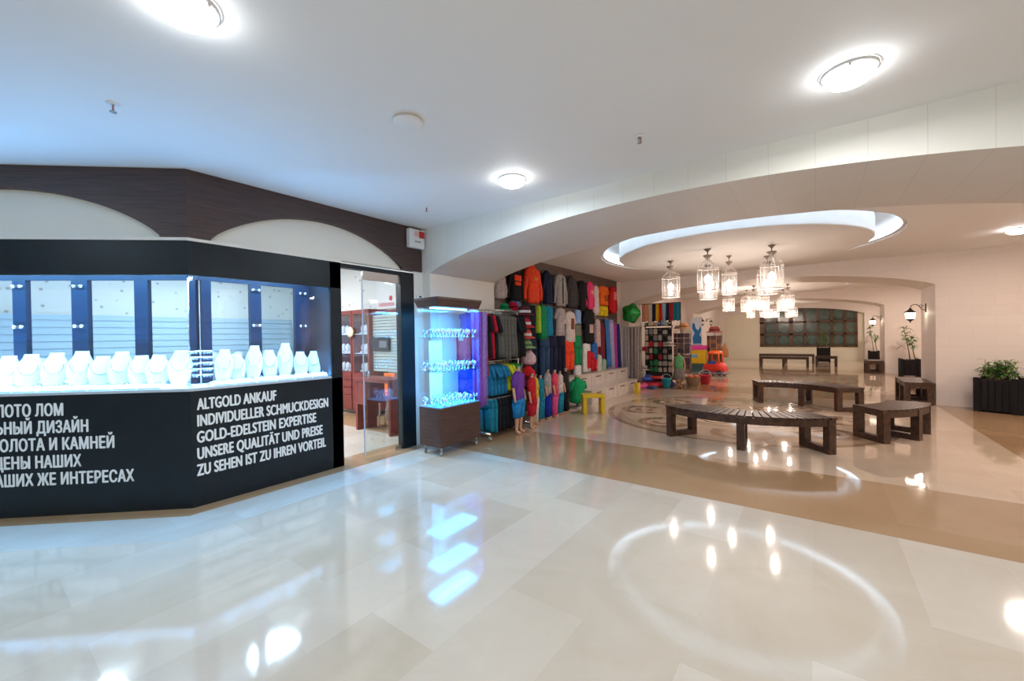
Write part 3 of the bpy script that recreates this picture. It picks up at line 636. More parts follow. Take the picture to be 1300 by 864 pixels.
pend = [(-1.46, 7.5, 1, 'glass lantern pendant nearest the stone beam, second from the clothes wall'), (-.58, 7.87, 1, 'largest looking glass lantern pendant, right of centre under the disc'),
        (-1.28, 8.41, .74, 'small glass lantern pendant in the middle under the disc'), (-1.8, 9.26, 1, 'glass lantern pendant partly hidden behind the second lantern from the clothes wall'), (-.73, 8.93, 1, 'glass lantern pendant partly hidden behind the largest looking lantern')]
def bulbs(t, s=1, w=PEND_W): lamp('POINT', (0, 0, -.60), w, WARM, .04, parent=t)
for x, y, s, lab in pend: q = dup(PP, (x, y, CZ - .08), .3, lab, scale=(s, s, 1)); bulbs(q)
bulbs(PP)
for x, y in ((-2.24, 14.54), (-1.85, 15.45), (-1.51, 14.21), (-1.32, 14.72), (-.89, 16.16), (-.68, 14.45)):
    q = dup(PP, (x, y, CZ - .08), .2, 'glowing glass lantern pendant in the second bay', 'lantern pendants of the second bay'); bulbs(q)
for x, y in ((-2.46, 21.85), (-1.91, 21.63), (-1.86, 22.91), (-1.55, 22.52), (-1.05, 23.52), (-.84, 22.05)):
    q = dup(PP, (x, y, CZ - .08), .2, 'tiny glowing lantern pendant in the farthest bay before the window', 'lantern pendants of the farthest bay'); bulbs(q)

# ------------------------------------------------------------------ wall lanterns
def wall_lantern(label, loc, rz, lit=True):
    t = thing('wall_lantern', label, 'wall lantern', loc, rz, 'wall lanterns'); t.scale = (.85,) * 3   # local +x points away from the wall
    MB().box(0, .02, -.04, .04, -.12, .10).build('back_plate', IRON, t, bevel=.006)
    b = MB(); b.tube([(.02, 0, -.06), (.08, 0, -.04), (.11, 0, .02), (.16, 0, .08), (.22, 0, .09), (.27, 0, .06), (.285, 0, .0)], .009); b.torus((.09, 0, .04), .03, .006, 16, 6, 'y'); b.build('scroll_arm', IRON, t)
    b = MB(); b.lathe([(.012, 0), (.025, -.02), (.05, -.05), (.115, -.10), (.12, -.115)], 8, (.285, 0, 0)); b.build('cap', IRON, t)
    b = MB(); b.lathe([(.10, -.115), (.085, -.27)], 8, (.285, 0, 0)); b.build('lantern_glass', LANTG if lit else GLASSL, t)
    b = MB(); b.lathe([(.09, -.27), (.06, -.30), (.015, -.33), (.012, -.36), (.001, -.37)], 8, (.285, 0, 0)); b.build('finial', IRON, t)
    if lit: lamp('POINT', (.285, 0, -.19), LANT_W, (1, .85, .6), .1, parent=t); lamp('POINT', (.10, 0, -.12), LANT_W * .4, (1, .85, .6), .05, parent=t)
wall_lantern('lit iron wall lantern above the bench on the first right jamb', (1.84, 12.1, 1.93), PI)
wall_lantern('lit iron wall lantern on the second right jamb, farther off', (1.84, 19.5, 1.93), PI)
wall_lantern('unlit dark wall lantern on the far left jamb above the blue banner', (-4.24, 19.3, 2.1), 0, False)
wall_lantern('unlit dark wall lantern on the far left wall, beyond the banner', (-4.5, 22.5, 2.15), 0, False)

# ------------------------------------------------------------------ benches
BH = .435
def curved_bench(label, c, a0, a1, ri=1.03, ro=1.5, frames=3):
    t = thing('curved_bench', label, 'bench', (c[0], c[1], 0), 0, 'curved slatted benches')
    P = lambda r, a: (r * math.cos(a), r * math.sin(a))
    b = MB(); L = (a1 - a0) * (ro + ri) / 2; n = max(8, int(L / .078))
    for i in range(n):
        g = .10 * (a1 - a0) / n; t0 = a0 + (a1 - a0) * i / n + g; t1 = a0 + (a1 - a0) * (i + 1) / n - g
        q = [P(ri, t0), P(ro, t0), P(ro, t1), P(ri, t1)]
        b.hexa([(*p, BH - .025) for p in q], [(*p, BH) for p in q])
    b.build('slatted_top', BENCHW, t)
    for r0, r1 in ((ri + .015, ri + .055), (ro - .055, ro - .015)):
        b = MB(); m = 20; ring = []
        for i in range(m + 1):
            a = a0 + .012 + (a1 - a0 - .024) * i / m; ring.append([(*P(r0, a), BH - .105), (*P(r1, a), BH - .105), (*P(r1, a), BH - .026), (*P(r0, a), BH - .026)])
        b.loft(ring, smooth=False); b.build('apron', BENCHW, t)
    for k in range(frames):
        a = a0 + .045 + (a1 - a0 - .09) * k / (frames - 1); u = Vector((math.cos(a), math.sin(a))); v = Vector((-u.y, u.x)); hw = .045
        b = MB()
        def blk(r0, r1, z0, z1):
            q = [u * r0 - v * hw, u * r1 - v * hw, u * r1 + v * hw, u * r0 + v * hw]; b.hexa([(p.x, p.y, z0) for p in q], [(p.x, p.y, z1) for p in q])
        blk(ri + .005, ri + .095, 0, BH - .027); blk(ro - .095, ro - .005, 0, BH - .027); blk(ri + .095, ro - .095, 0, .075); blk(ri + .095, ro - .095, BH - .09, BH - .027)
        b.build('leg_frame', BENCHW, t)
    return t
R_ = math.radians
curved_bench('curved dark slatted bench nearest the stone beam, with glossy slats', (-.85, 7.25), R_(-128), R_(-46))
curved_bench('curved dark slatted bench at the far side of the floor medallion', (-.6, 8.93), R_(31), R_(112))
curved_bench('curved dark bench at the right of the medallion, shown end-on', (-.22, 8.25), R_(-54), R_(-4))
def straight_bench(label, loc, rz, L, w=.42, group='straight slatted benches'):
    t = thing('bench', label, 'bench', loc, rz, group)
    b = MB(); n = int(L / .08)
    for i in range(n): x0 = -L / 2 + L * i / n; b.box(x0 + .006, x0 + L / n - .006, -w / 2, w / 2, BH - .025, BH)
    b.build('slatted_top', BENCHW, t)
    for s_ in (-1, 1): MB().box(-L / 2 + .01, L / 2 - .01, s_ * (w / 2 - .035) - .02, s_ * (w / 2 - .035) + .02, BH - .105, BH - .026).build('apron', BENCHW, t)
    for x in ((-L / 2 + .05, L / 2 - .05) if L < 1 else (-L / 2 + .05, 0, L / 2 - .05)):
        b = MB(); 
        for y0, y1, z0, z1 in ((-w / 2 + .005, -w / 2 + .09, 0, BH - .027), (w / 2 - .09, w / 2 - .005, 0, BH - .027), (-w / 2 + .09, w / 2 - .09, 0, .075), (-w / 2 + .09, w / 2 - .09, BH - .12, BH - .027)): b.box(x - .045, x + .045, y0, y1, z0, z1)
        b.build('leg_frame', BENCHW, t)
straight_bench('straight dark bench against the first right jamb under the lit lantern', (1.59, 11.78, 0), PI / 2, 1.25)
straight_bench('small dark bench against the second right jamb', (1.57, 19.2, 0), PI / 2, 1.1)
straight_bench('long dark bench in front of the window, the nearer of two', (-1.15, 20.95, 0), 0, 1.75)
straight_bench('long dark bench close under the window, the farther of two', (-1.2, 23.6, 0), 0, 2.2)
straight_bench('short dark bench standing before the planter under the window', (.3, 21.9, 0), 0, .75)

# ------------------------------------------------------------------ planters and plants
def planter(label, loc, w, h, rz=0, group='dark slatted planters'):
    t = thing('planter', label, 'planter', loc, rz, group); n = 6
    b = MB(); b.box(-w / 2 + .02, w / 2 - .02, -w / 2 + .02, w / 2 - .02, .03, h - .06); b.build('box', POT, t)
    b = MB(); sl = w / n
    for i in range(n):
        x = -w / 2 + sl * i + .004
        for s_ in (-1, 1):
            b.box(x, x + sl - .008, s_ * (w / 2 - .01) - .01, s_ * (w / 2 - .01) + .01, .03, h - .03); b.box(s_ * (w / 2 - .01) - .01, s_ * (w / 2 - .01) + .01, x, x + sl - .008, .03, h - .03)
    b.build('slats', POT, t)
    for sx in (-1, 1):
        for sy in (-1, 1): x, y = sx * (w / 2 - .02), sy * (w / 2 - .02); MB().box(x - .035, x + .035, y - .035, y + .035, 0, h).build('corner_post', POT, t)
    MB().box(-w / 2 + .03, w / 2 - .03, -w / 2 + .03, w / 2 - .03, h - .06, h - .045).build('soil', SOIL, t)
def leaf(b, p, d, L, w, rnd, droop=.3):
    d = d.normalized(); s_ = d.cross(Vector((0, 0, 1))); s_ = s_.normalized() if s_.length > .01 else Vector((1, 0, 0))
    up = s_.cross(d).normalized(); m = p + d * L * .5 + up * L * .06; e = p + d * L - Vector((0, 0, 1)) * L * droop
    f = up * w * .22
    b.add([p, m + s_ * w + f, e, m - s_ * w + f, m], [(0, 1, 4), (1, 2, 4), (2, 3, 4), (3, 0, 4)])
def bushy(label, loc, w, h, n, seed, group):
    t = thing('bush', label, 'plant', loc, 0, group); rnd = random.Random(seed)
    st, lf, l2 = MB(), MB(), MB()
    for i in range(n):
        x, y = rnd.uniform(-w, w) * .8, rnd.uniform(-w, w) * .8; hh = h * rnd.uniform(.5, 1); ex, ey = x + rnd.uniform(-.12, .12), y + rnd.uniform(-.12, .12)
        st.tube([(x, y, 0), ((x + ex) / 2, (y + ey) / 2, hh * .55), (ex, ey, hh)], [.006, .005, .003], 5)
        for k in range(16):
            f = rnd.uniform(.15, 1); p = Vector((x + (ex - x) * f, y + (ey - y) * f, hh * f)); a = rnd.uniform(0, 2 * PI)
            leaf(lf if rnd.random() < .6 else l2, p, Vector((math.cos(a), math.sin(a), rnd.uniform(-.1, .7))), rnd.uniform(.08, .14), .026, rnd)
    st.build('stems', BARK, t); lf.build('foliage', LEAF, t); l2.build('young_foliage', LEAF2, t)
def canes(label, loc, h, seed, group, n=2):
    t = thing('potted_dracaena', label, 'plant', loc, 0, group); rnd = random.Random(seed)
    st, lf = MB(), MB()
    for i in range(n):
        x = (i - .5) * .12; hh = h * (1, .66, .8)[i]; lx = rnd.uniform(-.1, .06)
        st.tube([(x + .06, 0, 0), (x + .01, .02, hh * .4), (x + lx, .03, hh * .8)], [.016, .013, .009], 7)
        for j in range(3):
            c = Vector((x + lx * (.6 + .2 * j), .03, hh * (.58 + .14 * j)))
            for k in range(16): a = rnd.uniform(0, 2 * PI); leaf(lf, c + Vector((0, 0, rnd.uniform(-.05, .05))), Vector((math.cos(a), math.sin(a), rnd.uniform(-.2, 1.1))), rnd.uniform(.14, .26), .022, rnd, .35)
    for k in range(3): a = 2.6 + k * .3; st.tube([(-.08, 0, .3 * h), (-.2, .0, .42 * h), (-.30 - .03 * k, .0, .30 * h)], .004, 5); leaf(lf, Vector((-.22 - .03 * k, 0, .40 * h)), Vector((-1, 0, -.2)), .18, .012, rnd, .6)
    st.build('trunk', BARK, t); lf.build('foliage', LEAF, t)
rp = -.42
planter('dark slatted planter with green bushes nearer the stone wall opening', (2.56, 10.89, 0), .48, .60, rp)
planter('dark slatted planter with green bushes at the right picture edge', (3.03, 10.68, 0), .48, .60, rp)
bushy('leafy green bush in the planter beside the stone wall', (2.56, 10.89, .55), .2, .38, 22, 3, 'bushes in the planters by the stone wall')
bushy('leafy green bush in the planter at the right picture edge', (3.03, 10.68, .55), .2, .34, 22, 5, 'bushes in the planters by the stone wall')
planter('dark planter with a tall dracaena beyond the bench with the lit lantern', (2.36, 18.1, 0), .44, .56)
canes('tall dracaena with thin canes in the planter beyond the first jamb', (2.38, 18.1, .51), 1.12, 4, 'dracaenas in the far planters')
planter('narrow looking dark planter in the far corner behind the second jamb', (2.12, 25.5, 0), .36, .55)
canes('slim dracaena in the far corner behind the second jamb', (2.12, 25.5, .5), 1.25, 8, 'dracaenas in the far planters')
planter('dark planter standing under the many-paned window', (.24, 24.9, 0), .5, .72)
bushy('green palm-like plant standing before the many-paned window', (.24, 24.9, .67), .2, 1.0, 12, 11, 'plants before the window')

# ------------------------------------------------------------------ clothes
def tubeloft(b, path, ra, rb, n=14, fold=.0, seed=0, axis='x'):
    """soft tube along path (list of xyz); ra = half width along local x, rb = half depth along local y; horizontal-ish sections"""
    rnd = random.Random(seed); ph = [rnd.uniform(0, 6.28) for _ in range(3)]; rings = []
    for k, p in enumerate(path):
        f = k / (len(path) - 1); ring = []
        for i in range(n):
            t = 2 * PI * i / n; w = 1 + fold * f * (math.sin(5 * t + ph[0]) + .6 * math.sin(8 * t + ph[1] + 2 * f))
            cx, sx = math.cos(t), math.sin(t); e = .75
            ring.append((p[0] + ra[k] * w * math.copysign(abs(cx) ** e, cx), p[1] + rb[k] * w * math.copysign(abs(sx) ** e, sx), p[2]))
        rings.append(ring)
    return b.loft(rings)
def top_mesh(w, h, d, sleeve='long', hood=False, seed=0):
    """garment hanging from z=0 down to -h, width w along x, depth d along y"""
    rnd = random.Random(seed); b = MB(); tw = w * (.31 if sleeve == 'long' else .36 if sleeve == 'short' else .46); bw = tw * rnd.uniform(.98, 1.14)
    zs = [0, -.02 * h, -.06 * h, -.12 * h, -.25 * h, -.45 * h, -.65 * h, -.85 * h, -h]
    ra = [w * .12, w * .17, tw * .9, tw * 1.0, tw * .97, tw * .98, (tw + bw) / 2, bw, bw]; rb = [d * .25, d * .3, d * .42, d * .5, d * .55, d * .5, d * .5, d * .52, d * .5]
    tubeloft(b, [(0, 0, z) for z in zs], ra, rb, 20, .045, seed)
    if sleeve != 'none':
        L = h * (.86 if sleeve == 'long' else .36); m = 6
        for s_ in (-1, 1):
            sway = rnd.uniform(-.02, .03); px = [(s_ * (tw * .80 + (w * .5 - tw * .80 - w * .05) * min(1, k / m * (1.5 if sleeve == 'long' else 1.2)) + sway * (k / m)), rnd.uniform(-.004, .006), -.055 * h - L * k / m) for k in range(m + 1)]
            tubeloft(b, px, [w * .10, w * .105, w * .095, w * .09, w * .085, w * .08, w * .075], [d * .36, d * .38, d * .36, d * .34, d * .32, d * .3, d * .28], 10, .05, seed + s_)
    if hood: b.sphere((0, d * .12, -.03 * h), w * .19, 12, 8, (1, d / w * 1.5, .8))
    return b
def pants_mesh(w, h, d, seed=0, short=False):
    b = MB(); q = w * .25; c = .30 if not short else .45
    tubeloft(b, [(0, 0, 0), (0, 0, -.05 * h), (0, 0, -c * h * .6), (0, 0, -c * h)], [w * .44, w * .46, w * .5, w * .5], [d * .4, d * .45, d * .5, d * .48], 18, .02, seed)
    for s_ in (-1, 1): tubeloft(b, [(s_ * q, 0, -c * h + .02), (s_ * q, 0, -h * (c + 1) / 2), (s_ * q * 1.04, 0, -h * .85), (s_ * q * 1.06, 0, -h)], [w * .25, w * .235, w * .22, w * .225], [d * .46, d * .42, d * .38, d * .38], 14, .06, seed + s_)
    return b
def sheet_mesh(w, h, d, seed=0, waves=4):
    rnd = random.Random(seed); b = MB(); m, n = 9, 24; ph = rnd.uniform(0, 6); rings = []
    for k in range(m):
        f = k / (m - 1); ring = []
        for side in (1, -1):
            for i in range(n) if side == 1 else range(n - 1, -1, -1):
                x = -w / 2 + w * i / (n - 1); ring.append((x * (1 - .08 * math.sin(PI * f)), d * (.3 + .7 * f) * .5 * math.sin(waves * PI * i / (n - 1) + ph + f) + side * .006, -h * f - .012 * math.sin(3 * i / n + ph) * f))
        rings.append(ring)
    b.loft(rings); return b
def hat_mesh(r, h): return MB().lathe([(.001, h), (r * .45, h * .96), (r * .6, h * .7), (r * .64, h * .25), (r, .02), (r * 1.02, 0), (r * .62, .012), (.001, .02)], 20)
FACE_X = PI / 2      # local +y of a garment is its back; rz=PI/2 makes it face the hall (+X)
def hanger(t, w, d):
    b = MB(); b.tube([(-w * .3, 0, -.045), (0, 0, .0), (w * .3, 0, -.045)], .006, 6); b.tube([(0, 0, 0), (0, 0, .035), (.012, 0, .05), (0, 0, .062)], .003, 6); b.build('hanger', STEEL, t)
GARN = [0]
def garment(kind, name, cat, label, col, x, y, zt, w, h, d=.13, rz=PI / 2, group=None, hood=False, prints=(), trim=None, hang=True):
    GARN[0] += 1; sd = GARN[0]
    t = thing(name, label, cat, (x, y, zt), rz, group); f = fab(col)
    part = {'jacket': 'jacket_body', 'tee': 'shirt_body', 'dress': 'dress_body', 'pants': 'trouser_legs', 'shorts': 'shorts_legs', 'sheet': 'cloth'}[kind]
    if kind == 'jacket': top_mesh(w, h, d, 'long', hood, sd).build(part, f, t)
    elif kind == 'tee': top_mesh(w, h, d, 'short', hood, sd).build(part, f, t)
    elif kind == 'dress': top_mesh(w, h, d, 'none', hood, sd).build(part, f, t)
    elif kind == 'pants': pants_mesh(w, h, d, sd).build(part, f, t)
    elif kind == 'shorts': pants_mesh(w, h, d, sd, True).build(part, f, t)
    else: sheet_mesh(w, h, d, sd).build(part, f, t)
    for (px, pz, pw, ph_, pc) in prints:    # printed patch on the chest, wrapped a little proud of the cloth
        b = MB(); b.hexa([(px - pw / 2, -d * .62, -pz - ph_), (px + pw / 2, -d * .62, -pz - ph_), (px + pw / 2, -d * .35, -pz - ph_), (px - pw / 2, -d * .35, -pz - ph_)],
                         [(px - pw / 2, -d * .62, -pz), (px + pw / 2, -d * .62, -pz), (px + pw / 2, -d * .35, -pz), (px - pw / 2, -d * .35, -pz)]); b.build('print', fab(pc), t)
    if trim and kind in ('jacket', 'tee', 'dress'):
        b = MB(); tw = w * .33; b.lathe([(1, 0), (1.04, -.02), (1, -.04)], 20, cap=False)
        b.v = [(vx * tw, vy * d * .54, vz - h * .92) for vx, vy, vz in b.v]; b.build('hem_band', fab(trim), t)
    if hang and kind in ('jacket', 'tee', 'dress'): hanger(t, w, d)
    elif hang: b = MB(); b.tube([(-w * .4, 0, .004), (w * .4, 0, .004)], .006, 6); b.tube([(0, 0, 0), (0, 0, .04)], .003, 6); b.build('clip_hanger', STEEL, t)
    return t
# brown slat board and its wall garments
bb = MB(); bb.box(-4.5, -4.475, 5.25, 10.95, .02, CZ - .02)
for k in range(20): bb.box(-4.475, -4.468, 5.25, 10.95, .07 + k * .145, .07 + k * .145 + .125)
struct(bb.build('wall_slatboard', BROWNB))
WX = -4.385
WG = 'jackets on the top row of the clothes wall'
BLK, NAVY, CHAR, GREY, RED, ORA, WHT, TEAL, GRN, PINK, YEL, BLU = (.012, .012, .015), (.012, .018, .05), (.055, .05, .052), (.34, .32, .31), (.55, .015, .025), (.75, .13, .01), (.72, .70, .68), (.01, .22, .38), (.01, .26, .09), (.75, .05, .16), (.72, .52, .01), (.03, .14, .45)
ORD, SPR = (.85, .07, .025), (.4, .6, .05)
top = [('jacket', 'pale grey striped top hanging first on the clothes wall, beside the pier', (.50, .44, .44), 5.55, 2.53, .42, .42, 0, []),
       ('jacket', 'black sweatshirt with an orange print high on the clothes wall', BLK, 6.02, 2.66, .46, .56, 0, [(0, .10, .20, .10, ORD), (0, .22, .17, .06, ORD)]),
       ('jacket', 'bright orange-red hooded jacket high on the clothes wall', ORD, 6.60, 2.78, .62, .68, 1, [(.0, .2, .14, .05, (.75, .3, .05))]),
       ('jacket', 'navy hooded jacket beside the orange-red jacket', NAVY, 7.14, 2.75, .46, .64, 1, []),
       ('jacket', 'light grey jacket with dark zip on the top row', GREY, 7.65, 2.77, .52, .68, 0, [(0, .08, .03, .55, CHAR)]),
       ('jacket', 'charcoal hooded jacket right of the light grey jacket', CHAR, 8.17, 2.76, .50, .68, 1, []),
       ('jacket', 'plain black jacket left of the pink-red one', BLK, 8.65, 2.73, .50, .66, 0, []),
       ('jacket', 'pink-red jacket between the black jacket and the pale long top', PINK, 9.06, 2.75, .40, .66, 0, [(0, .22, .12, .08, (.75, .3, .25))]),
       ('jacket', 'pale pink long top right of the pink-red jacket', (.66, .52, .52), 9.38, 2.69, .30, .74, 0, []),
       ('tee', 'orange top with a brown print near the end of the top row', ORA, 9.85, 2.72, .62, .50, 0, [(.04, .24, .2, .16, (.35, .08, .02))]),
       ('jacket', 'red top last on the top row of the clothes wall', RED, 10.45, 2.76, .46, .72, 0, [(0, .16, .14, .2, (.75, .25, .2))])]
for k, lab, c, y, zt, w, h, hd, pr in top: garment(k, 'wall_jacket' if k == 'jacket' else 'wall_shirt', 'jacket' if k == 'jacket' else 'shirt', lab, c, WX, y, zt, w, h, .13, PI / 2, WG, bool(hd), pr)
WG2 = 'clothes on the middle rows of the clothes wall'
for k, lab, c, x, y, zt, w, h, pr in [('tee', 'black shirt with a white and red print beside the blue child shirt', (.015, .015, .02), -4.40, 6.36, 2.10, .36, .62, [(0, .12, .12, .06, (.65, .6, .6)), (0, .2, .14, .07, (.55, .02, .03))]), ('tee', 'dark navy shirt half hidden behind the long green top', (.01, .015, .035), -4.44, 6.66, 2.06, .40, .70, []),
    ('dress', 'dark vest half hidden between the teal and the grey shirts', (.02, .02, .03), -4.44, 7.40, 2.05, .36, .60, []), ('tee', 'dark shirt half hidden between the black jacket row and the black shirt', (.03, .03, .035), -4.44, 8.62, 1.62, .40, .5, []),
    ('dress', 'red child vest half hidden beside the maroon dress', (.4, .03, .04), -4.44, 9.58, 1.30, .30, .5, []), ('pants', 'dark denim trousers half hidden behind the hat column', (.015, .03, .07), -4.42, 6.56, 1.40, .40, .85, []), ('pants', 'black trousers low on the wall behind the hat column', (.012, .012, .016), -4.42, 6.16, 1.40, .40, .90, [])]:
    garment(k, {'tee': 'wall_shirt', 'dress': 'wall_vest', 'pants': 'wall_trousers'}[k], 'clothes', lab, c, x, y, zt, w, h, .10, PI / 2, WG2, False, pr)
mid = [('tee', 'blue child shirt under the black sweatshirt', (.03, .22, .5), 6.0, 2.12, .28, .42, []),
       ('dress', 'lime green strip of cloth under the orange-red jacket', SPR, 6.76, 2.07, .14, .55, []),
       ('dress', 'long green top beside the lime green strip', GRN, 6.93, 2.08, .26, .68, []),
       ('tee', 'teal shirt under the navy hooded jacket', TEAL, 7.14, 2.08, .36, .62, []),
       ('tee', 'grey shirt under the light grey jacket', (.42, .36, .36), 7.62, 2.06, .40, .60, []),
       ('tee', 'white shirt with a brown print in the middle of the clothes wall', (.66, .58, .54), 8.05, 2.0, .48, .68, [(.02, .16, .12, .24, (.22, .06, .04))]),
       ('dress', 'small pale blue picture top under the charcoal jacket', (.25, .42, .7), 8.42, 2.05, .26, .32, []),
       ('dress', 'grey-green top hanging under the small pale blue top', (.2, .22, .17), 8.40, 1.72, .28, .26, []),
       ('tee', 'black shirt with a pale square print on the clothes wall', BLK, 8.98, 2.08, .62, .82, [(.02, .36, .18, .2, (.6, .42, .38))]),
       ('dress', 'pale pink patterned dress right of the black shirt', (.55, .40, .40), 9.45, 1.86, .28, .68, []),
       ('dress', 'maroon dress among the long hangings', (.16, .02, .03), 9.70, 1.78, .30, .90, []),
       ('sheet', 'blue patterned beach wrap among the long hangings', (.06, .2, .5), 10.0, 1.88, .28, 1.25, []),
       ('sheet', 'lavender beach wrap right of the blue one', (.45, .38, .6), 10.27, 1.86, .22, 1.3, []),
       ('sheet', 'purple and pink beach wrap at the end of the clothes wall', (.4, .06, .28), 10.5, 1.78, .2, 1.4, []),
       ('sheet', 'dark blue beach wrap at the far corner of the clothes wall', (.02, .03, .2), 10.72, 1.76, .18, 1.35, [])]
for k, lab, c, y, zt, w, h, pr in mid: garment(k, 'beach_wrap' if k == 'sheet' else ('wall_dress' if k == 'dress' else 'wall_shirt'), 'beach wrap' if k == 'sheet' else 'clothes', lab, c, WX + (.0 if k != 'sheet' else .03), y, zt, w, h, .12, PI / 2, WG2, False, pr)
low = [('pants', 'blue denim jeans low on the clothes wall', (.03, .07, .15), 6.98, 1.46, .34, .82, []), ('pants', 'navy trousers beside the blue jeans', NAVY, 7.28, 1.46, .36, .86, []), ('pants', 'second pair of navy trousers, next to the red shorts', (.008, .010, .03), 7.62, 1.46, .36, .84, []),
       ('shorts', 'long bright red shorts low on the clothes wall', ORD, 7.99, 1.34, .42, .62, []), ('shorts', 'long green shorts under the grey-green top', GRN, 8.39, 1.46, .34, .66, []), ('dress', 'small white vest under the green shorts', WHT, 8.38, .80, .30, .26, []),
       ('dress', 'white vest with a red print under the black shirt', WHT, 8.83, 1.30, .40, .70, [(.02, .2, .16, .42, RED)]), ('shorts', 'dark red shorts low on the wall beside the white vest', RED, 9.2, 1.05, .34, .44, []), ('dress', 'blue vest above the dark red shorts', BLU, 9.25, 1.30, .30, .42, []),
       ('shorts', 'yellow shorts below the orange top', YEL, 9.83, 2.20, .52, .25, []), ('dress', 'white child vest low on the wall under the patterned dress', (.6, .58, .52), 9.52, .98, .26, .42, []), ('dress', 'pale green vest low on the wall under the maroon dress', (.3, .42, .3), 9.8, .86, .26, .38, [])]
for k, lab, c, y, zt, w, h, pr in low: garment(k, {'pants': 'wall_trousers', 'shorts': 'wall_shorts', 'dress': 'wall_vest'}[k], 'clothes', lab, c, WX, y, zt, w, h, .12, PI / 2, 'clothes on the low row of the clothes wall', False, pr)

# two-level clothes rack in front of the pier
t = thing('clothes_rack', 'two-level chrome clothes rack standing against the pier', 'clothes rack', (-3.88, 4.86, 0), PI / 2)
for x in (-.46, .52): 
    b = MB(); b.tube([(x, 0, .1), (x, 0, 1.86)], .016); b.build('post', CHROME, t)
    b = MB(); b.tube([(x, -.22, .1), (x, .22, .1)], .018); fo = b.build('foot', CHROME, t)
    for y in (-.2, .2): w = MB(); w.lathe([(.001, -.012), (.03, -.012), (.032, 0), (.03, .012), (.001, .012)], 12); wo = w.build('wheel', mat('grey_rubber', (.3, .3, .28), .6), fo, (x, y, .034)); wo.rotation_euler = (0, PI / 2, 0)
for z in (1.86, 1.10, .60): b = MB(); b.tube([(-.5, 0, z), (.56, 0, z)], .013); b.build('rail', CHROME, t)
RX = -3.88
def railed(lab, kind, c, y, zt, w, h, grp, nm='hanging_shirt', cat='clothes', d=.075): garment(kind, nm, cat, lab, c, RX, y, zt, w, h, d, .12, grp)
g1 = 'clothes on the top rail of the chrome rack'
cols1 = [('black', BLK), ('red', (.45, .01, .03)), ('black', BLK)] + [('grey-brown', (.12, .11, .095))] * 5 + [('black', BLK)] * 3
for i, (cn, c) in enumerate(cols1):
    lab = {'black': 'black garment hanging edge-on on the top rail of the chrome rack', 'red': 'red garment hanging edge-on on the top rail of the chrome rack', 'grey-brown': 'grey-brown garment hanging edge-on on the top rail of the chrome rack'}[cn]
    railed(lab, 'dress' if cn == 'grey-brown' else 'tee', c, 4.50 + i * .082, 1.80, .42, .64 + .02 * (i % 3), g1 + ', ' + cn)
cols2 = [('teal blue', (.015, .17, .33))] * 5 + [('yellow', (.62, .60, .02))] * 2 + [('green', (.02, .25, .04))] * 2
for i, (cn, c) in enumerate(cols2): railed('%s shirt hanging edge-on on the middle rail of the chrome rack' % cn, 'tee', c, 4.54 + i * .082, 1.05, .40, .44 if i < 5 else .40, 'shirts on the middle rail of the chrome rack, ' + cn)
cols3 = [('teal', (.01, .18, .26))] * 2 + [('black', BLK)] * 4 + [('dark grey', (.04, .04, .045))] * 3
for i, (cn, c) in enumerate(cols3): railed('%s trousers hanging edge-on on the lowest rail of the chrome rack' % cn, 'pants', c, 4.52 + i * .088, .555, .34, .46 + .02 * (i % 2), 'trousers on the lowest rail of the chrome rack, ' + cn, 'hanging_trousers')
# long wraps and bright tops at the showcase end of the rack
end = [('dress', 'pink-red vest with a white print seen through the showcase glass', (.72, .06, .14), -4.12, 4.36, 1.56, .36, .50, [(0, .05, .10, .10, WHT)]), ('tee', 'bright blue top above the pink-red vest behind the showcase', (.03, .08, .6), -4.10, 4.42, 1.82, .34, .30, []),
       ('shorts', 'vivid blue shorts behind the lower showcase shelf', (.02, .05, .65), -4.10, 4.38, 1.02, .34, .38, []), ('dress', 'blue-green towel dress behind the showcase', (.02, .3, .4), -4.14, 4.44, .62, .34, .5, [])]
for k, lab, c, x, y, zt, w, h, pr in end: garment(k, 'hanging_shirt', 'clothes', lab, c, x, y, zt, w, h, .07, -.1, 'bright tops behind the showcase', False, pr)
for i, (lab, c) in enumerate([('long purple wrap hanging at the showcase end of the rack', (.2, .06, .42)), ('long bright blue wrap hanging next to the purple one', (.02, .25, .65)), ('long lilac wrap hanging next to the bright blue one', (.38, .22, .55)), ('long red and dark wrap hanging nearest the rack', (.35, .03, .06))]):
    garment('sheet', 'beach_wrap', 'beach wrap', lab, c, -3.74 - .05 * (i % 2), 4.22 + i * .06, 1.80, .16, 1.3 if i < 3 else .9, .06, .3, 'long wraps at the end of the rack')

# hats and bags hung in a column between rack and wall
def hats(label, c, loc, r, h, grp='hats and bags in a column', brim=None):
    t = thing('sun_hat', label, 'hat', loc, 0, grp); hat_mesh(r, h).build('crown_and_brim', fab(c), t)
    b = MB(); b.lathe([(r * .66, h * .3), (r * .665, h * .55), (r * .62, h * .56)], 20, cap=False); b.build('hat_band', fab(brim or (c[0] * .4, c[1] * .4, c[2] * .4)), t)
def bag(label, c, loc, w, h, grp='hats and bags in a column'):
    t = thing('cloth_bag', label, 'bag', loc, .6, grp); b = MB()
    tubeloft(b, [(0, 0, z) for z in (0, .03, h * .3, h * .6, h * .85, h)], [w * .3, w * .45, w * .5, w * .45, w * .25, w * .14], [w * .2, w * .3, w * .33, w * .3, w * .2, w * .1], 16, .05, int(loc[2] * 100)); b.build('bag_body', fab(c), t)
    b = MB(); b.torus((0, 0, h + .03), .035, .006, 16, 6, 'y'); b.build('strap', fab((c[0] * .6, c[1] * .6, c[2] * .6)), t)
HX, HY = -3.90, 5.60
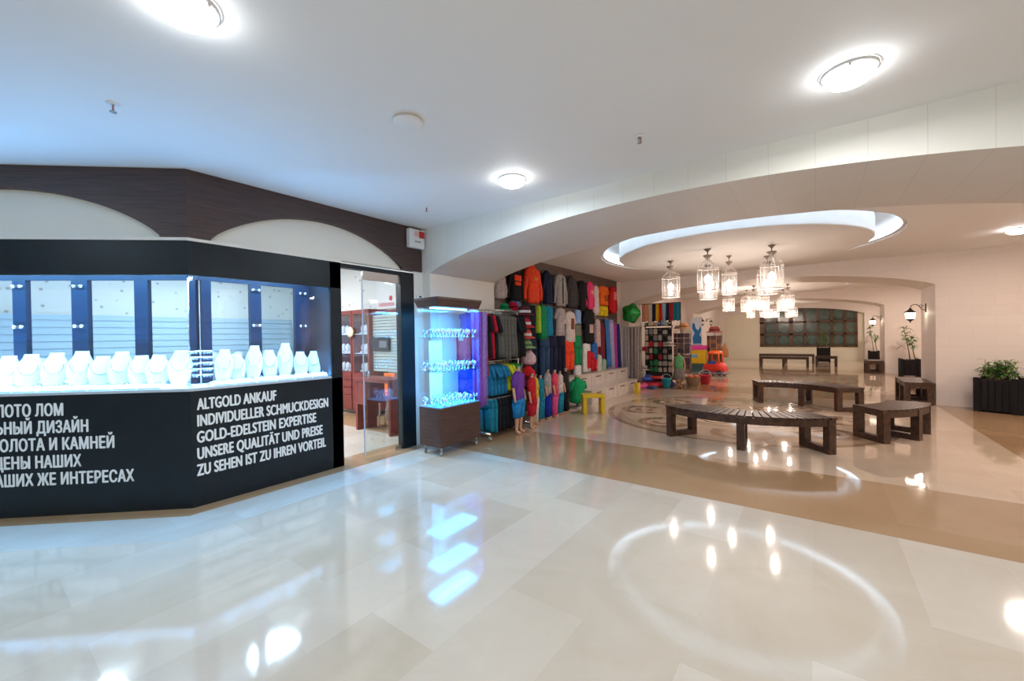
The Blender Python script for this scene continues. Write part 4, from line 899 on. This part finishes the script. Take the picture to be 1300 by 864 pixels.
t = thing('hat_pole', 'thin grey pole carrying the column of hats and bags', 'stand', (HX - .08, HY + .02, 0)); b = MB(); b.tube([(0, 0, 0), (0, 0, 2.02)], .012); b.build('pole', STEEL, t); b = MB(); b.lathe([(.16, 0), (.16, .012), (.03, .03)], 20); b.build('foot', STEEL, t)
hats('dark hat with white top highest in the hat column', (.10, .02, .03), (HX, HY, 1.80), .17, .16, brim=WHT)
hats('red and white hat second from the top of the hat column', (.5, .02, .04), (HX, HY, 1.60), .17, .17, brim=WHT)
hats('white and red hat under the red and white hat', (.6, .08, .06), (HX + .02, HY, 1.42), .16, .16, brim=WHT)
hats('green camouflage hat in the hat column', (.22, .36, .15), (HX + .02, HY, 1.26), .17, .14)
bag('white and pink cloth bag under the camouflage hat', (.7, .45, .47), (HX + .05, HY + .05, .99), .24, .24)
bag('bright red cloth bag in the middle of the hat column', (.6, .015, .02), (HX + .06, HY, .77), .26, .2)
bag('yellow and black bag lowest in the hat column', (.6, .42, .02), (HX + .10, HY + .06, .56), .24, .18)
bag('dark red bag beside the yellow and black bag', (.2, .01, .03), (HX + .12, HY - .14, .60), .2, .16)
hats('green cap lying on the white shelf above the rack', (.01, .25, .1), (-4.14, 5.38, 1.89), .12, .12, 'caps on the shelf above the rack')
hats('red cap lying on the white shelf above the rack', (.5, .01, .04), (-4.13, 5.62, 1.89), .13, .16, 'caps on the shelf above the rack')
t = thing('cap_shelf', 'narrow white shelf with caps above the clothes rack', 'shelf', (-4.46, 5.28, 1.87))
MB().box(0, .44, 0, .46, 0, .02).build('board', WHITE, t); [MB().box(.02, .3, y, y + .015, -.12, 0).build('bracket', WHITE, t) for y in (.03, .42)]

# child mannequins without heads, in a row
def skin(name, verts, edges, radii, m, parent):
    me = bpy.data.meshes.new(name); me.from_pydata(verts, edges, []); o = bpy.data.objects.new(name, me); COL.objects.link(o); o.parent = parent
    md = o.modifiers.new('skin', 'SKIN'); lay = me.skin_vertices[0].data if me.skin_vertices else None
    if lay is None: me.attributes.new  # layer is made by the modifier
    for i, r in enumerate(radii): lay[i].radius = (r, r) if not isinstance(r, tuple) else r
    lay[0].use_root = True
    ss = o.modifiers.new('subsurf', 'SUBSURF'); ss.levels = 1; ss.render_levels = 1; md.use_smooth_shade = True; me.materials.append(m); return o
def mannequin(label, loc, rz, H, topc, botc, bot='shorts', sleeve='short', legs=True, topname='shirt', prints=None):
    t = thing('child_mannequin', label, 'mannequin', loc, rz, 'headless child mannequins'); s = H / .9
    V = [(0, 0, .46), (0, 0, .56), (0, 0, .68), (0, 0, .76), (0, 0, .83), (0, -.005, .90)]; Rr = [(.085, .06), (.075, .055), (.095, .06), (.085, .05), (.035, .035), (.034, .034)]
    E_ = [(0, 1), (1, 2), (2, 3), (3, 4), (4, 5)]
    for sg in (-1, 1):
        n = len(V); V += [(sg * .06, 0, .42), (sg * .065, .0, .24), (sg * .065, .012, .06), (sg * .068, .0, .025), (sg * .075, -.075, .018)]; Rr += [(.055, .055), (.042, .042), (.026, .03), (.028, .024), (.024, .016)]
        E_ += [(0, n), (n, n + 1), (n + 1, n + 2), (n + 2, n + 3), (n + 3, n + 4)]
        n = len(V); V += [(sg * .12, 0, .77), (sg * .155, .01, .62), (sg * .17, -.02, .50), (sg * .172, -.035, .43)]; Rr += [(.035, .035), (.027, .027), (.021, .021), (.02, .014)]
        E_ += [(3, n), (n, n + 1), (n + 1, n + 2), (n + 2, n + 3)]
    V = [(x * s, y * s, z * s) for x, y, z in V]; Rr = [(a * s, b_ * s) for a, b_ in Rr]
    skin('body', V, E_, Rr, SKIN, t)
    sd = int(loc[1] * 100); b = MB()
    tubeloft(b, [(0, 0, z * s) for z in (.845, .82, .79, .70, .58, .46)], [.05 * s, .09 * s, .125 * s, .115 * s, .11 * s, .125 * s], [.045 * s, .06 * s, .07 * s, .075 * s, .075 * s, .085 * s], 18, .04, sd)
    if sleeve != 'none':
        for sg in (-1, 1): L = .9 if sleeve == 'long' else .5; tubeloft(b, [(sg * .105 * s, 0, .80 * s), (sg * (.105 + .05 * L) * s, .005, (.80 - .17 * L) * s), (sg * (.105 + .07 * L) * s, 0, (.80 - .34 * L) * s)], [.045 * s, .042 * s, .04 * s], [.048 * s, .045 * s, .042 * s], 12, .03, sd)
    b.build(topname, fab(topc), t)
    b = MB()
    if bot == 'skirt': tubeloft(b, [(0, 0, z * s) for z in (.52, .46, .34, .17)], [.10 * s, .12 * s, .14 * s, .165 * s], [.075 * s, .095 * s, .11 * s, .13 * s], 20, .07, sd); b.build('skirt', fab(botc), t)
    else:
        z1 = {'shorts': .22, 'trousers': .05}[bot]
        tubeloft(b, [(0, 0, z * s) for z in (.52, .46, .40)], [.10 * s, .118 * s, .125 * s], [.075 * s, .09 * s, .09 * s], 16, .02, sd)
        for sg in (-1, 1): tubeloft(b, [(sg * .062 * s, 0, .41 * s), (sg * .066 * s, .004, (.41 + z1) / 2 * s), (sg * .068 * s, .008, z1 * s)], [.063 * s, .058 * s, .056 * s], [.082 * s, .066 * s, .062 * s], 14, .05, sd)
        b.build(bot, fab(botc), t)
    b = MB(); b.lathe([(.036 * s, .885 * s), (.038 * s, .905 * s), (.001, .912 * s)], 14, (0, -.005, 0)); b.build('neck_cap', STEEL, t)
    return t
mq = [('headless child mannequin in a purple shirt and blue shorts, nearest the rack', (-3.62, 5.02, 0), 1.0, (.16, .05, .32), (.02, .22, .52), 'shorts', 'short'),
      ('headless child mannequin in a red dress-like set, second in the row', (-3.63, 5.40, 0), .86, (.55, .02, .03), (.5, .015, .03), 'shorts', 'short'),
      ('headless child mannequin with a yellow top and white trousers', (-3.76, 5.68, 0), .82, (.7, .5, .03), (.62, .6, .56), 'trousers', 'none'),
      ('headless child mannequin in a teal set behind the yellow-topped one', (-3.82, 5.94, 0), .78, (.012, .22, .32), (.012, .2, .32), 'trousers', 'short'),
      ('headless child mannequin with a grey top and royal blue trousers', (-3.82, 6.18, 0), .86, (.38, .35, .34), (.015, .03, .3), 'trousers', 'short'),
      ('headless child mannequin all in bright pink', (-3.81, 6.40, 0), .84, (.8, .07, .14), (.7, .08, .25), 'trousers', 'short'),
      ('headless child mannequin with a white top and teal trousers', (-3.83, 6.62, 0), .80, (.6, .54, .52), (.012, .24, .36), 'trousers', 'none'),
      ('headless child mannequin in black with a pale top edge, last in the row', (-3.83, 6.84, 0), .84, (.03, .028, .03), BLK, 'trousers', 'short')]
for i, (lab, loc, H_, tc, bc, bt, sl) in enumerate(mq): mannequin(lab, loc, PI / 2 + .12 + .15 * (i % 3), H_, tc, bc, bt, sl).scale = (.82, .85, 1)
# display plinths with drawers, torso and yellow stool
def plinth(label, x0, x1, y0, y1, h, nd):
    t = thing('display_plinth', label, 'display plinth', (x1, y0, 0)); w, L = x1 - x0, y1 - y0
    PW = mat('worn_white_laminate', (.66, .58, .53), .3, noise=.12, nscale=5)
    MB().box(-w, -.012, 0, L, .0, h - .02).build('carcass', PW, t); MB().box(-w - .0, .01, -.01, L + .01, h - .02, h).build('top', PW, t)
    for i in range(nd):
        for j in range(1 if h < .4 else 2):
            a, c = L * i / nd + .01, L * (i + 1) / nd - .01; z0, z1 = (.03, h - .03) if h < .4 else (.03 + j * (h - .06) / 2, .02 + (j + 1) * (h - .06) / 2)
            d = MB().box(-.012, 0, a, c, z0, z1).build('drawer', PW, t); MB().box(.001, .018, (a + c) / 2 - .12, (a + c) / 2 + .12, z1 - .05, z1 - .03).build('handle', mat('dark_slot', (.06, .05, .06), .4), d)
plinth('tall white drawer plinth along the foot of the clothes wall', -4.46, -4.16, 7.1, 10.9, .58, 5)
plinth('low white drawer plinth in front of the tall one', -4.15, -3.80, 7.9, 10.6, .30, 4)
t = thing('torso_form', 'green shirt on a torso form standing before the drawer plinths', 'torso form', (-3.93, 7.5, .0), PI / 2 - .3)
b = MB(); tubeloft(b, [(0, 0, z) for z in (.10, .14, .22, .34, .46, .54, .58, .62)], [.15, .17, .17, .16, .17, .13, .06, .05], [.11, .12, .12, .11, .11, .09, .05, .05], 18, .01, 3); b.build('shirt', fab((.01, .30, .11)), t)
b = MB(); [tubeloft(b, [(s_ * .15, 0, .53), (s_ * .19, 0, .44), (s_ * .2, 0, .36)], [.055, .055, .05], [.06, .06, .055], 12, .02, 4) for s_ in (-1, 1)]; b.build('sleeve', fab((.01, .30, .11)), t)
b = MB(); b.lathe([(.18, 0), (.18, .015), (.03, .03), (.02, .10)], 20); b.build('base', STEEL, t); b = MB(); b.lathe([(.05, .61), (.05, .65), (.001, .66)], 16); b.build('neck', SKIN, t)
YP = PLAST('yellow', (.72, .48, .01))
t = thing('yellow_stool', 'yellow plastic step stool on the floor before the plinths', 'stool', (-3.39, 7.08, 0), math.atan2(.25, .34))
MB().box(-.21, .21, -.13, .13, .30, .36).build('seat', YP, t, bevel=.012)
for x in (-.20, .13): MB().box(x, x + .07, -.12, .12, 0, .299).build('leg', YP, t, bevel=.01)
t = thing('yellow_box', 'small upright yellow box at the end of the plinths', 'box', (-3.62, 10.1, 0)); MB().box(-.05, .05, -.09, .09, 0, .26).build('carton', YP, t, bevel=.008); MB().box(.051, .054, -.06, .06, .08, .18).build('label_patch', fab((.7, .6, .3)), t)

# ------------------------------------------------------------------ beach goods in the second bay
for i, (lab, c) in enumerate([('long silver-white scarf hanging nearest the clothes wall', (.6, .57, .58)), ('pale grey scarf hanging second from the clothes wall', (.5, .46, .47)), ('grey-brown patterned scarf hanging third from the clothes wall', (.36, .31, .29)), ('taupe patterned scarf hanging nearest the keyring stand', (.42, .36, .33))]):
    garment('sheet', 'long_scarf', 'scarf', lab, c, -4.36 + i * .15, 11.10 - .03 * i, 1.68, .16, 1.5, .06, .1, 'long scarves at the corner', hang=False)
t = thing('scarf_rack', 'thin grey rail carrying the long scarves at the corner', 'rack', (-4.38, 11.1, 0)); b = MB(); b.tube([(-.04, .03, 0), (-.04, .03, 1.69), (.56, -.06, 1.69), (.56, -.06, 0)], .011); b.build('frame', STEEL, t)
t = thing('green_balloon', 'shiny green leaf-shaped balloon above the scarves', 'balloon', (-4.05, 10.9, 2.045), .3)
b = MB(); n = 24; rings = []
prof = [(.24 * (1 + .09 * math.cos(5 * a)) * math.cos(a), .26 * (1 + .09 * math.cos(5 * a)) * math.sin(a)) for a in [2 * PI * i / 40 for i in range(40)]]
for f, dz in ((.02, -.09), (.5, -.08), (.85, -.045), (1, 0), (.85, .045), (.5, .08), (.02, .09)): rings.append([(x * f, dz, z * f) for x, z in prof])
b.loft(rings); b.build('foil', mat('green_foil', (.01, .30, .04), .22, .3, noise=.6, nscale=9), t); b = MB(); b.tube([(0, 0, -.22), (.02, 0, -.5), (0, 0, -.9)], .003, 5); b.build('string', WHITE, t)
tw = [(.6, .25, .18), (.7, .35, .2), (.65, .6, .5), (.02, .02, .05), (.75, .5, .02), (.6, .02, .03), (.35, .6, .65), (.02, .03, .10), (.5, .05, .04), (.02, .2, .3), (.03, .25, .42)]
tn = ['peach patterned', 'orange and white', 'cream and yellow', 'navy-black', 'yellow', 'plain red', 'pale blue', 'dark navy', 'dark red', 'deep teal', 'bright teal']
t = thing('towel_rail', 'grey rail with the row of coloured beach towels', 'rail', (-4.2, 12.2, 2.36)); b = MB(); b.tube([(-.05, 0, 0), (1.1, 0, 0)], .012); b.tube([(-.05, 0, 0), (-.05, 0, -2.36)], .014); b.tube([(1.1, 0, 0), (1.1, 0, -2.36)], .014); b.build('frame', IRON, t)
for i, (c, n_) in enumerate(zip(tw, tn)): garment('sheet', 'beach_towel', 'towel', '%s beach towel hanging in the towel row beside the balloon' % n_, c, -4.15 + i * .1, 12.2, 2.35, .12, .50 if i not in (2, 6) else .62, .03, 0, 'beach towels in a row', hang=False)
# keyring and magnet board
t = thing('souvenir_stand', 'black grid stand covered with little souvenirs under the towels', 'souvenir stand', (-3.8, 12.32, 0))
b = MB(); b.box(-.36, .42, 0, .03, .05, 1.66); b.build('back_board', mat('black_board', (.018, .016, .017), .6), t)
b = MB(); [b.tube([(x, -.012, .1), (x, -.012, 1.62)], .004, 5) for x in [-.34 + .124 * k for k in range(7)]]; [b.tube([(-.35, -.012, z), (.41, -.012, z)], .004, 5) for z in [.3 + .19 * k for k in range(8)]]; b.build('wire_grid', IRON, t)
for x in (-.33, .39): MB().box(x - .02, x + .02, -.25, .2, 0, .05).build('foot', IRON, t)
rnd = random.Random(21); pal = [('white', (.48, .46, .43)), ('black', (.02, .02, .02)), ('red', (.5, .03, .04)), ('grey', (.28, .27, .26)), ('green', (.05, .25, .1)), ('cream', (.6, .5, .4))]
proto = {}
for j in range(7):
    for i in range(6):
        cn, c = pal[rnd.choice([0, 1, 1, 2, 3, 3, 5, 0, 4] if j > 1 else [0, 1, 3, 4, 5])]
        loc = (-4.1 + i * .135 + rnd.uniform(-.01, .01), 12.295, .36 + .185 * j); lab = '%s souvenir packet hanging on the black souvenir stand' % cn; grp = '%s souvenir packets on the stand' % cn
        if cn not in proto:
            q = proto[cn] = thing('souvenir_packet', lab, 'souvenir', loc, 0, grp); MB().box(-.045, .045, -.03, 0, 0, .12).build('packet', fab(c, 'packet_' + cn), q, bevel=.006); b = MB(); b.torus((0, -.015, .135), .014, .003, 10, 5, 'y'); b.build('hook', STEEL, q)
        else: dup(proto[cn], loc, 0, lab, grp, (rnd.uniform(.95, 1.45), 1, rnd.uniform(.85, 1.3)))
hats('white sun hat hanging on the right side of the souvenir stand', (.7, .62, .58), (-3.40, 12.2, 1.12), .16, .14, 'hats around the souvenir stand')
hats('white soft hat at the lower left of the souvenir stand', (.7, .62, .55), (-4.17, 12.27, .40), .15, .14, 'hats around the souvenir stand')
hats('red sun hat hanging on the left side of the souvenir stand', (.45, .04, .06), (-4.16, 12.24, .98), .14, .12, 'hats around the souvenir stand')
# spinner stands
def spinner(label, loc, r, h, cards, topc, seed):
    t = thing('spinner_stand', label, 'spinner stand', loc, .4, 'postcard spinner stands'); rnd = random.Random(seed)
    b = MB(); b.lathe([(r * .9, 0), (r * .9, .03), (.04, .06)], 24); b.build('base', IRON, t); b = MB(); b.tube([(0, 0, .05), (0, 0, h)], .02); b.build('pole', STEEL, t)
    b = MB()
    for k in range(8): a = k * PI / 4; b.tube([(r * math.cos(a), r * math.sin(a), .15), (r * math.cos(a), r * math.sin(a), h - .05)], .008, 6)
    for z in (.15, h * .5, h - .05): b.torus((0, 0, z), r, .008, 24, 6)
    b.build('wire_frame', STEEL, t)
    for k in range(8):
        for j in range(8):
            a = (k + .5) * PI / 4; z = .18 + (h - .30) * j / 8; q = Vector((math.cos(a), math.sin(a))); v = Vector((-q.y, q.x)); o_ = q * r * .9; w_ = r * .36; b = MB()
            b.hexa([(*(o_ - v * w_), z), (*(o_ + v * w_), z), (*(o_ + v * w_ - q * .03), z), (*(o_ - v * w_ - q * .03), z)], [(*(o_ - v * w_), z + .15), (*(o_ + v * w_), z + .15), (*(o_ + v * w_ - q * .03), z + .15), (*(o_ - v * w_ - q * .03), z + .15)])
            b.build('card_stack', fab(cards[(k + 2 * j + rnd.randint(0, 1)) % len(cards)]), t)
    return t
spinner('tall brown souvenir spinner beside the souvenir stand, with a straw hat on top', (-3.56, 14.2, 0), .27, 1.62, [(.10, .055, .06), (.20, .12, .12), (.06, .04, .055)], None, 2)
hats('straw hat lying on top of the tall brown spinner', (.7, .36, .17), (-3.50, 14.15, 1.63), .21, .2, 'hats on the spinners')
hats('pinkish hat lying on the spinner behind the straw hat', (.62, .35, .3), (-3.72, 14.3, 1.63), .18, .12, 'hats on the spinners')
spinner('brown spinner stand standing behind the red toy car', (-3.2, 17.5, 0), .27, 1.5, [(.2, .09, .06), (.12, .07, .06), (.3, .13, .06)], None, 4)
hats('dusky red parasol hat topping the spinner behind the toy car', (.42, .10, .09), (-3.2, 17.5, 1.503), .30, .24, 'hats on the spinners')
bag('orange-brown bag hanging on the right of the spinner behind the toy car', (.45, .2, .08), (-2.80, 17.25, .55), .26, .5, 'bags on the spinners')
# banner, toy box, toy car
t = thing('roll_up_banner', 'white and blue roll-up banner beyond the brown spinner', 'banner', (-4.1, 18.6, 0), .15)
MB().box(-.21, .21, -.01, .0, .1, 2.14).build('sheet', mat('banner_white', (.72, .82, .92), .5), t)
b = MB(); pts = [(-.12, 1.05), (.18, 1.05), (.2, 1.3), (.12, 1.42), (.2, 1.62), (.16, 1.8), (.08, 1.6), (-.02, 1.7), (-.06, 1.9), (-.14, 1.92), (-.16, 1.7), (-.06, 1.5), (-.14, 1.3)]
b.prism(pts, -.016, -.011, lambda p, q, a: (p, a, q)); b.build('blue_wave_print', mat('banner_blue', (.01, .20, .55), .4), t)
MB().box(-.21, .21, -.016, -.011, .75, 1.0).build('dark_blue_print', mat('banner_dark', (.01, .06, .38), .4), t); MB().box(-.22, .22, -.08, .06, 0, .1).build('base', STEEL, t)
t = thing('toy_chest', 'yellow toy chest with a bright pink lid beside the toy car', 'toy chest', (-3.72, 17.1, .0))
MB().box(-.28, .28, -.2, .2, .32, .84).build('chest', YP, t, bevel=.02); MB().box(-.3, .3, -.22, .22, .84, 1.02).build('lid', PLAST('hot_pink', (.75, .06, .38)), t, bevel=.03); MB().box(-.26, .26, -.19, .19, 0, .32).build('stand', PLAST('teal_dark', (.05, .12, .14)), t); MB().box(-.25, .05, -.21, -.201, .55, .68).build('label_patch', PLAST('pale_blue', (.2, .45, .6)), t)
t = thing('toy_car', 'large red plastic toy car on the floor of the second bay', 'toy car', (-2.9, 15.95, 0), -.2)
RP = PLAST('toy_red', (.72, .035, .02)); OP = PLAST('toy_orange', (.85, .12, .01))
b = MB(); rings = []
for x, z0, z1, w in ((-.36, .12, .30, .18), (-.30, .10, .42, .22), (-.1, .09, .46, .24), (.12, .09, .46, .24), (.3, .10, .40, .22), (.36, .12, .28, .17)):
    rings.append([(x + .0, w * math.copysign(abs(math.cos(a)) ** .6, math.cos(a)), (z0 + z1) / 2 + (z1 - z0) / 2 * math.copysign(abs(math.sin(a)) ** .6, math.sin(a))) for a in [2 * PI * i / 20 for i in range(20)]])
b.loft(rings); b.build('body', RP, t)
b = MB(); b.loft([[(x * f + .0, y * f, z) for x, y in ((-.2, -.2), (.2, -.2), (.2, .2), (-.2, .2))] for f, z in ((1.0, .74), (.95, .80), (.6, .86))]); b.build('roof', OP, t)
for x in (-.19, .19):
    for y in (-.18, .18): b = MB(); b.tube([(x, y, .42), (x * .95, y * .95, .76)], .025); b.build('pillar', OP, t)
for x in (-.22, .22):
    for y in (-.21, .21): b = MB(); b.lathe([(.001, -.04), (.09, -.04), (.10, 0), (.09, .04), (.001, .04)], 16); o = b.build('wheel', mat('toy_tyre', (.03, .03, .05), .5), t, (x, y, .10)); o.rotation_euler = (PI / 2, 0, 0)
MB().box(-.16, .12, -.255, -.235, .40, .50).build('side_badge', PLAST('toy_blue', (.03, .1, .4)), t, bevel=.01); MB().box(-.38, .38, -.26, .26, .055, .11).build('bumper', PLAST('toy_grey', (.25, .22, .28)), t, bevel=.02)
mannequin('headless child mannequin with a green vest and grey skirt beside the souvenir stand', (-3.12, 12.05, 0), -.2, .92, (.16, .52, .22), (.28, .25, .23), 'skirt', 'none')
# inflatables heaped on the floor
def swim_ring(label, c, loc, R, r, tilt, c2):
    t = thing('swim_ring', label, 'swim ring', loc, 0, 'inflatables on the floor'); t.rotation_euler = (tilt, 0, .5)
    b = MB(); b.torus((0, 0, r), R, r, 28, 10); b.build('ring', PLAST('ring_%d' % int(loc[0] * -1000 + loc[2] * 77), c), t)
    b = MB(); [b.sphere((R * math.cos(a), R * math.sin(a), r * 1.7), r * .5, 8, 6, (1, 1, .6)) for a in (0, 2.1, 4.2)]; b.build('print', PLAST('ringp_%d' % int(loc[0] * -1000 + loc[2] * 77), c2), t)
for a in (('red swim ring at the front of the inflatables', (.55, .02, .04), (-3.72, 11.55, 0), .22, .07, 0, (.7, .6, .5)), ('blue swim ring lying on the red one', (.03, .12, .5), (-3.95, 11.68, .17), .2, .06, .12, (.7, .1, .3)), ('dark blue swim ring at the right of the inflatables', (.02, .03, .22), (-3.42, 11.85, 0), .17, .065, 0, (.6, .1, .1)),
          ('pink and yellow swim ring on the left of the inflatables', (.7, .08, .3), (-3.93, 11.08, 0), .17, .07, 0, (.7, .55, .1)), ('small red swim ring on top of the heap', (.6, .03, .03), (-3.66, 11.75, .19), .16, .05, -.1, (.1, .3, .6))): swim_ring(*a)
def bucket(label, c, loc, h=.26, r=.13):
    t = thing('toy_bucket', label, 'bucket', loc, .5, 'toy buckets'); b = MB(); b.lathe([(r * .72, 0), (r, h), (r * 1.06, h + .005), (r * 1.06, h - .02), (r * .94, h - .02), (r * .68, .01), (.001, .01)], 24); b.build('pail', PLAST('pail_%d' % int(c[2] * 100 + c[0] * 999), c), t)
    b = MB(); b.tube([(r * math.cos(a), 0, h + r * .9 * math.sin(a)) for a in [PI * i / 10 for i in range(11)]], .006, 6); b.build('handle', WHITE, t)
bucket('teal toy bucket in front of the inflatables', (.02, .32, .42), (-3.30, 11.45, 0)); bucket('red toy bucket beside the green-vested mannequin', (.6, .02, .05), (-2.62, 12.9, 0), .26, .17)
t = thing('toy_basket', 'brown wicker basket of toys beside the green-vested mannequin', 'basket', (-2.84, 12.4, 0), .3); b = MB(); b.lathe([(.15, 0), (.2, .24), (.21, .25), (.19, .24), (.14, .02), (.001, .02)], 20); b.build('basket_body', mat('wicker', (.38, .25, .16), .8, noise=.5, nscale=60), t); b = MB(); [b.sphere((.1 * math.cos(k), .1 * math.sin(k), .24), .06, 10, 8) for k in (0, 2, 4)]; b.build('balls', OP, t)

# small goods filling the corner around the souvenir stand
t = thing('goods_shelf', 'narrow shelf of small goods just under the beach towels', 'shelf', (-4.2, 12.33, 1.70)); MB().box(0, .84, 0, .12, 0, .02).build('board', IRON, t); [MB().box(x, x + .02, .04, .1, -.06, 0).build('bracket', IRON, t) for x in (.02, .8)]
gp = [('green', (.03, .25, .08)), ('pink', (.6, .15, .25)), ('orange', (.7, .25, .08)), ('white', (.55, .52, .5)), ('blue', (.03, .1, .35)), ('dark red', (.35, .03, .04)), ('yellow', (.65, .45, .05)), ('black', (.02, .02, .02))]
for i, (n_, c) in enumerate(gp):
    t = thing('goods_box', '%s small box on the goods shelf under the towels' % n_, 'box', (-4.14 + i * .1, 12.39, 1.721), .2 * (i % 3 - 1), 'small boxes on the goods shelf'); hh = .10 + .04 * (i % 3)
    MB().box(-.04, .04, -.04, .04, 0, hh).build('carton', fab(c), t, bevel=.006); MB().box(-.025, .025, -.0415, -.04, hh * .3, hh * .7).build('label_patch', fab((.6, .55, .5)), t)
def plush(label, c, loc, s_):
    t = thing('plush_toy', label, 'plush toy', loc, .4, 'plush toys in the corner'); t.scale = (s_,) * 3
    b = MB(); b.sphere((0, 0, .12), .12, 14, 10, (1, .9, 1)); b.sphere((0, -.01, .29), .095, 14, 10); b.sphere((-.075, 0, .37), .035, 10, 8); b.sphere((.075, 0, .37), .035, 10, 8); b.sphere((-.09, -.08, .05), .05, 10, 8, (1, 1.3, .9)); b.sphere((.09, -.08, .05), .05, 10, 8, (1, 1.3, .9)); b.sphere((-.12, -.03, .17), .045, 10, 8); b.sphere((.12, -.03, .17), .045, 10, 8); b.build('body', fab(c), t)
    b = MB(); b.sphere((-.035, -.09, .31), .012, 8, 6); b.sphere((.035, -.09, .31), .012, 8, 6); b.sphere((0, -.105, .275), .014, 8, 6); b.build('eyes_and_nose', BLACKL, t)
plush('white plush toy sitting at the foot of the scarves', (.62, .55, .48), (-4.08, 11.75, 0), 1.05)
plush('brown plush toy sitting right of the teal bucket', (.3, .17, .09), (-3.02, 11.62, 0), .6)
def lilo(label, c1, c2, loc, rz, L, w):
    t = thing('air_mattress', label, 'air mattress', loc, rz, 'air mattresses on the floor'); n = 5
    for i in range(n): b = MB(); y = -w / 2 + w * (i + .5) / n; b.tube([(-L / 2, y, w / n * .55), (-L / 2 + .03, y, w / n * .55), (L / 2 - .03, y, w / n * .55), (L / 2, y, w / n * .55)], [.01, w / n * .54, w / n * .54, .01], 10); b.build('air_chamber', PLAST('lilo_%d_%d' % (int(c1[2] * 99), i % 2), c1 if i % 2 else c2), t)
lilo('blue and red air mattress lying behind the swim rings', (.03, .1, .45), (.6, .03, .05), (-3.72, 12.0, 0), .1, .7, .34)
lilo('teal and navy air mattress lying before the souvenir stand', (.02, .3, .42), (.02, .03, .2), (-3.72, 11.2, 0), -.2, .5, .24)
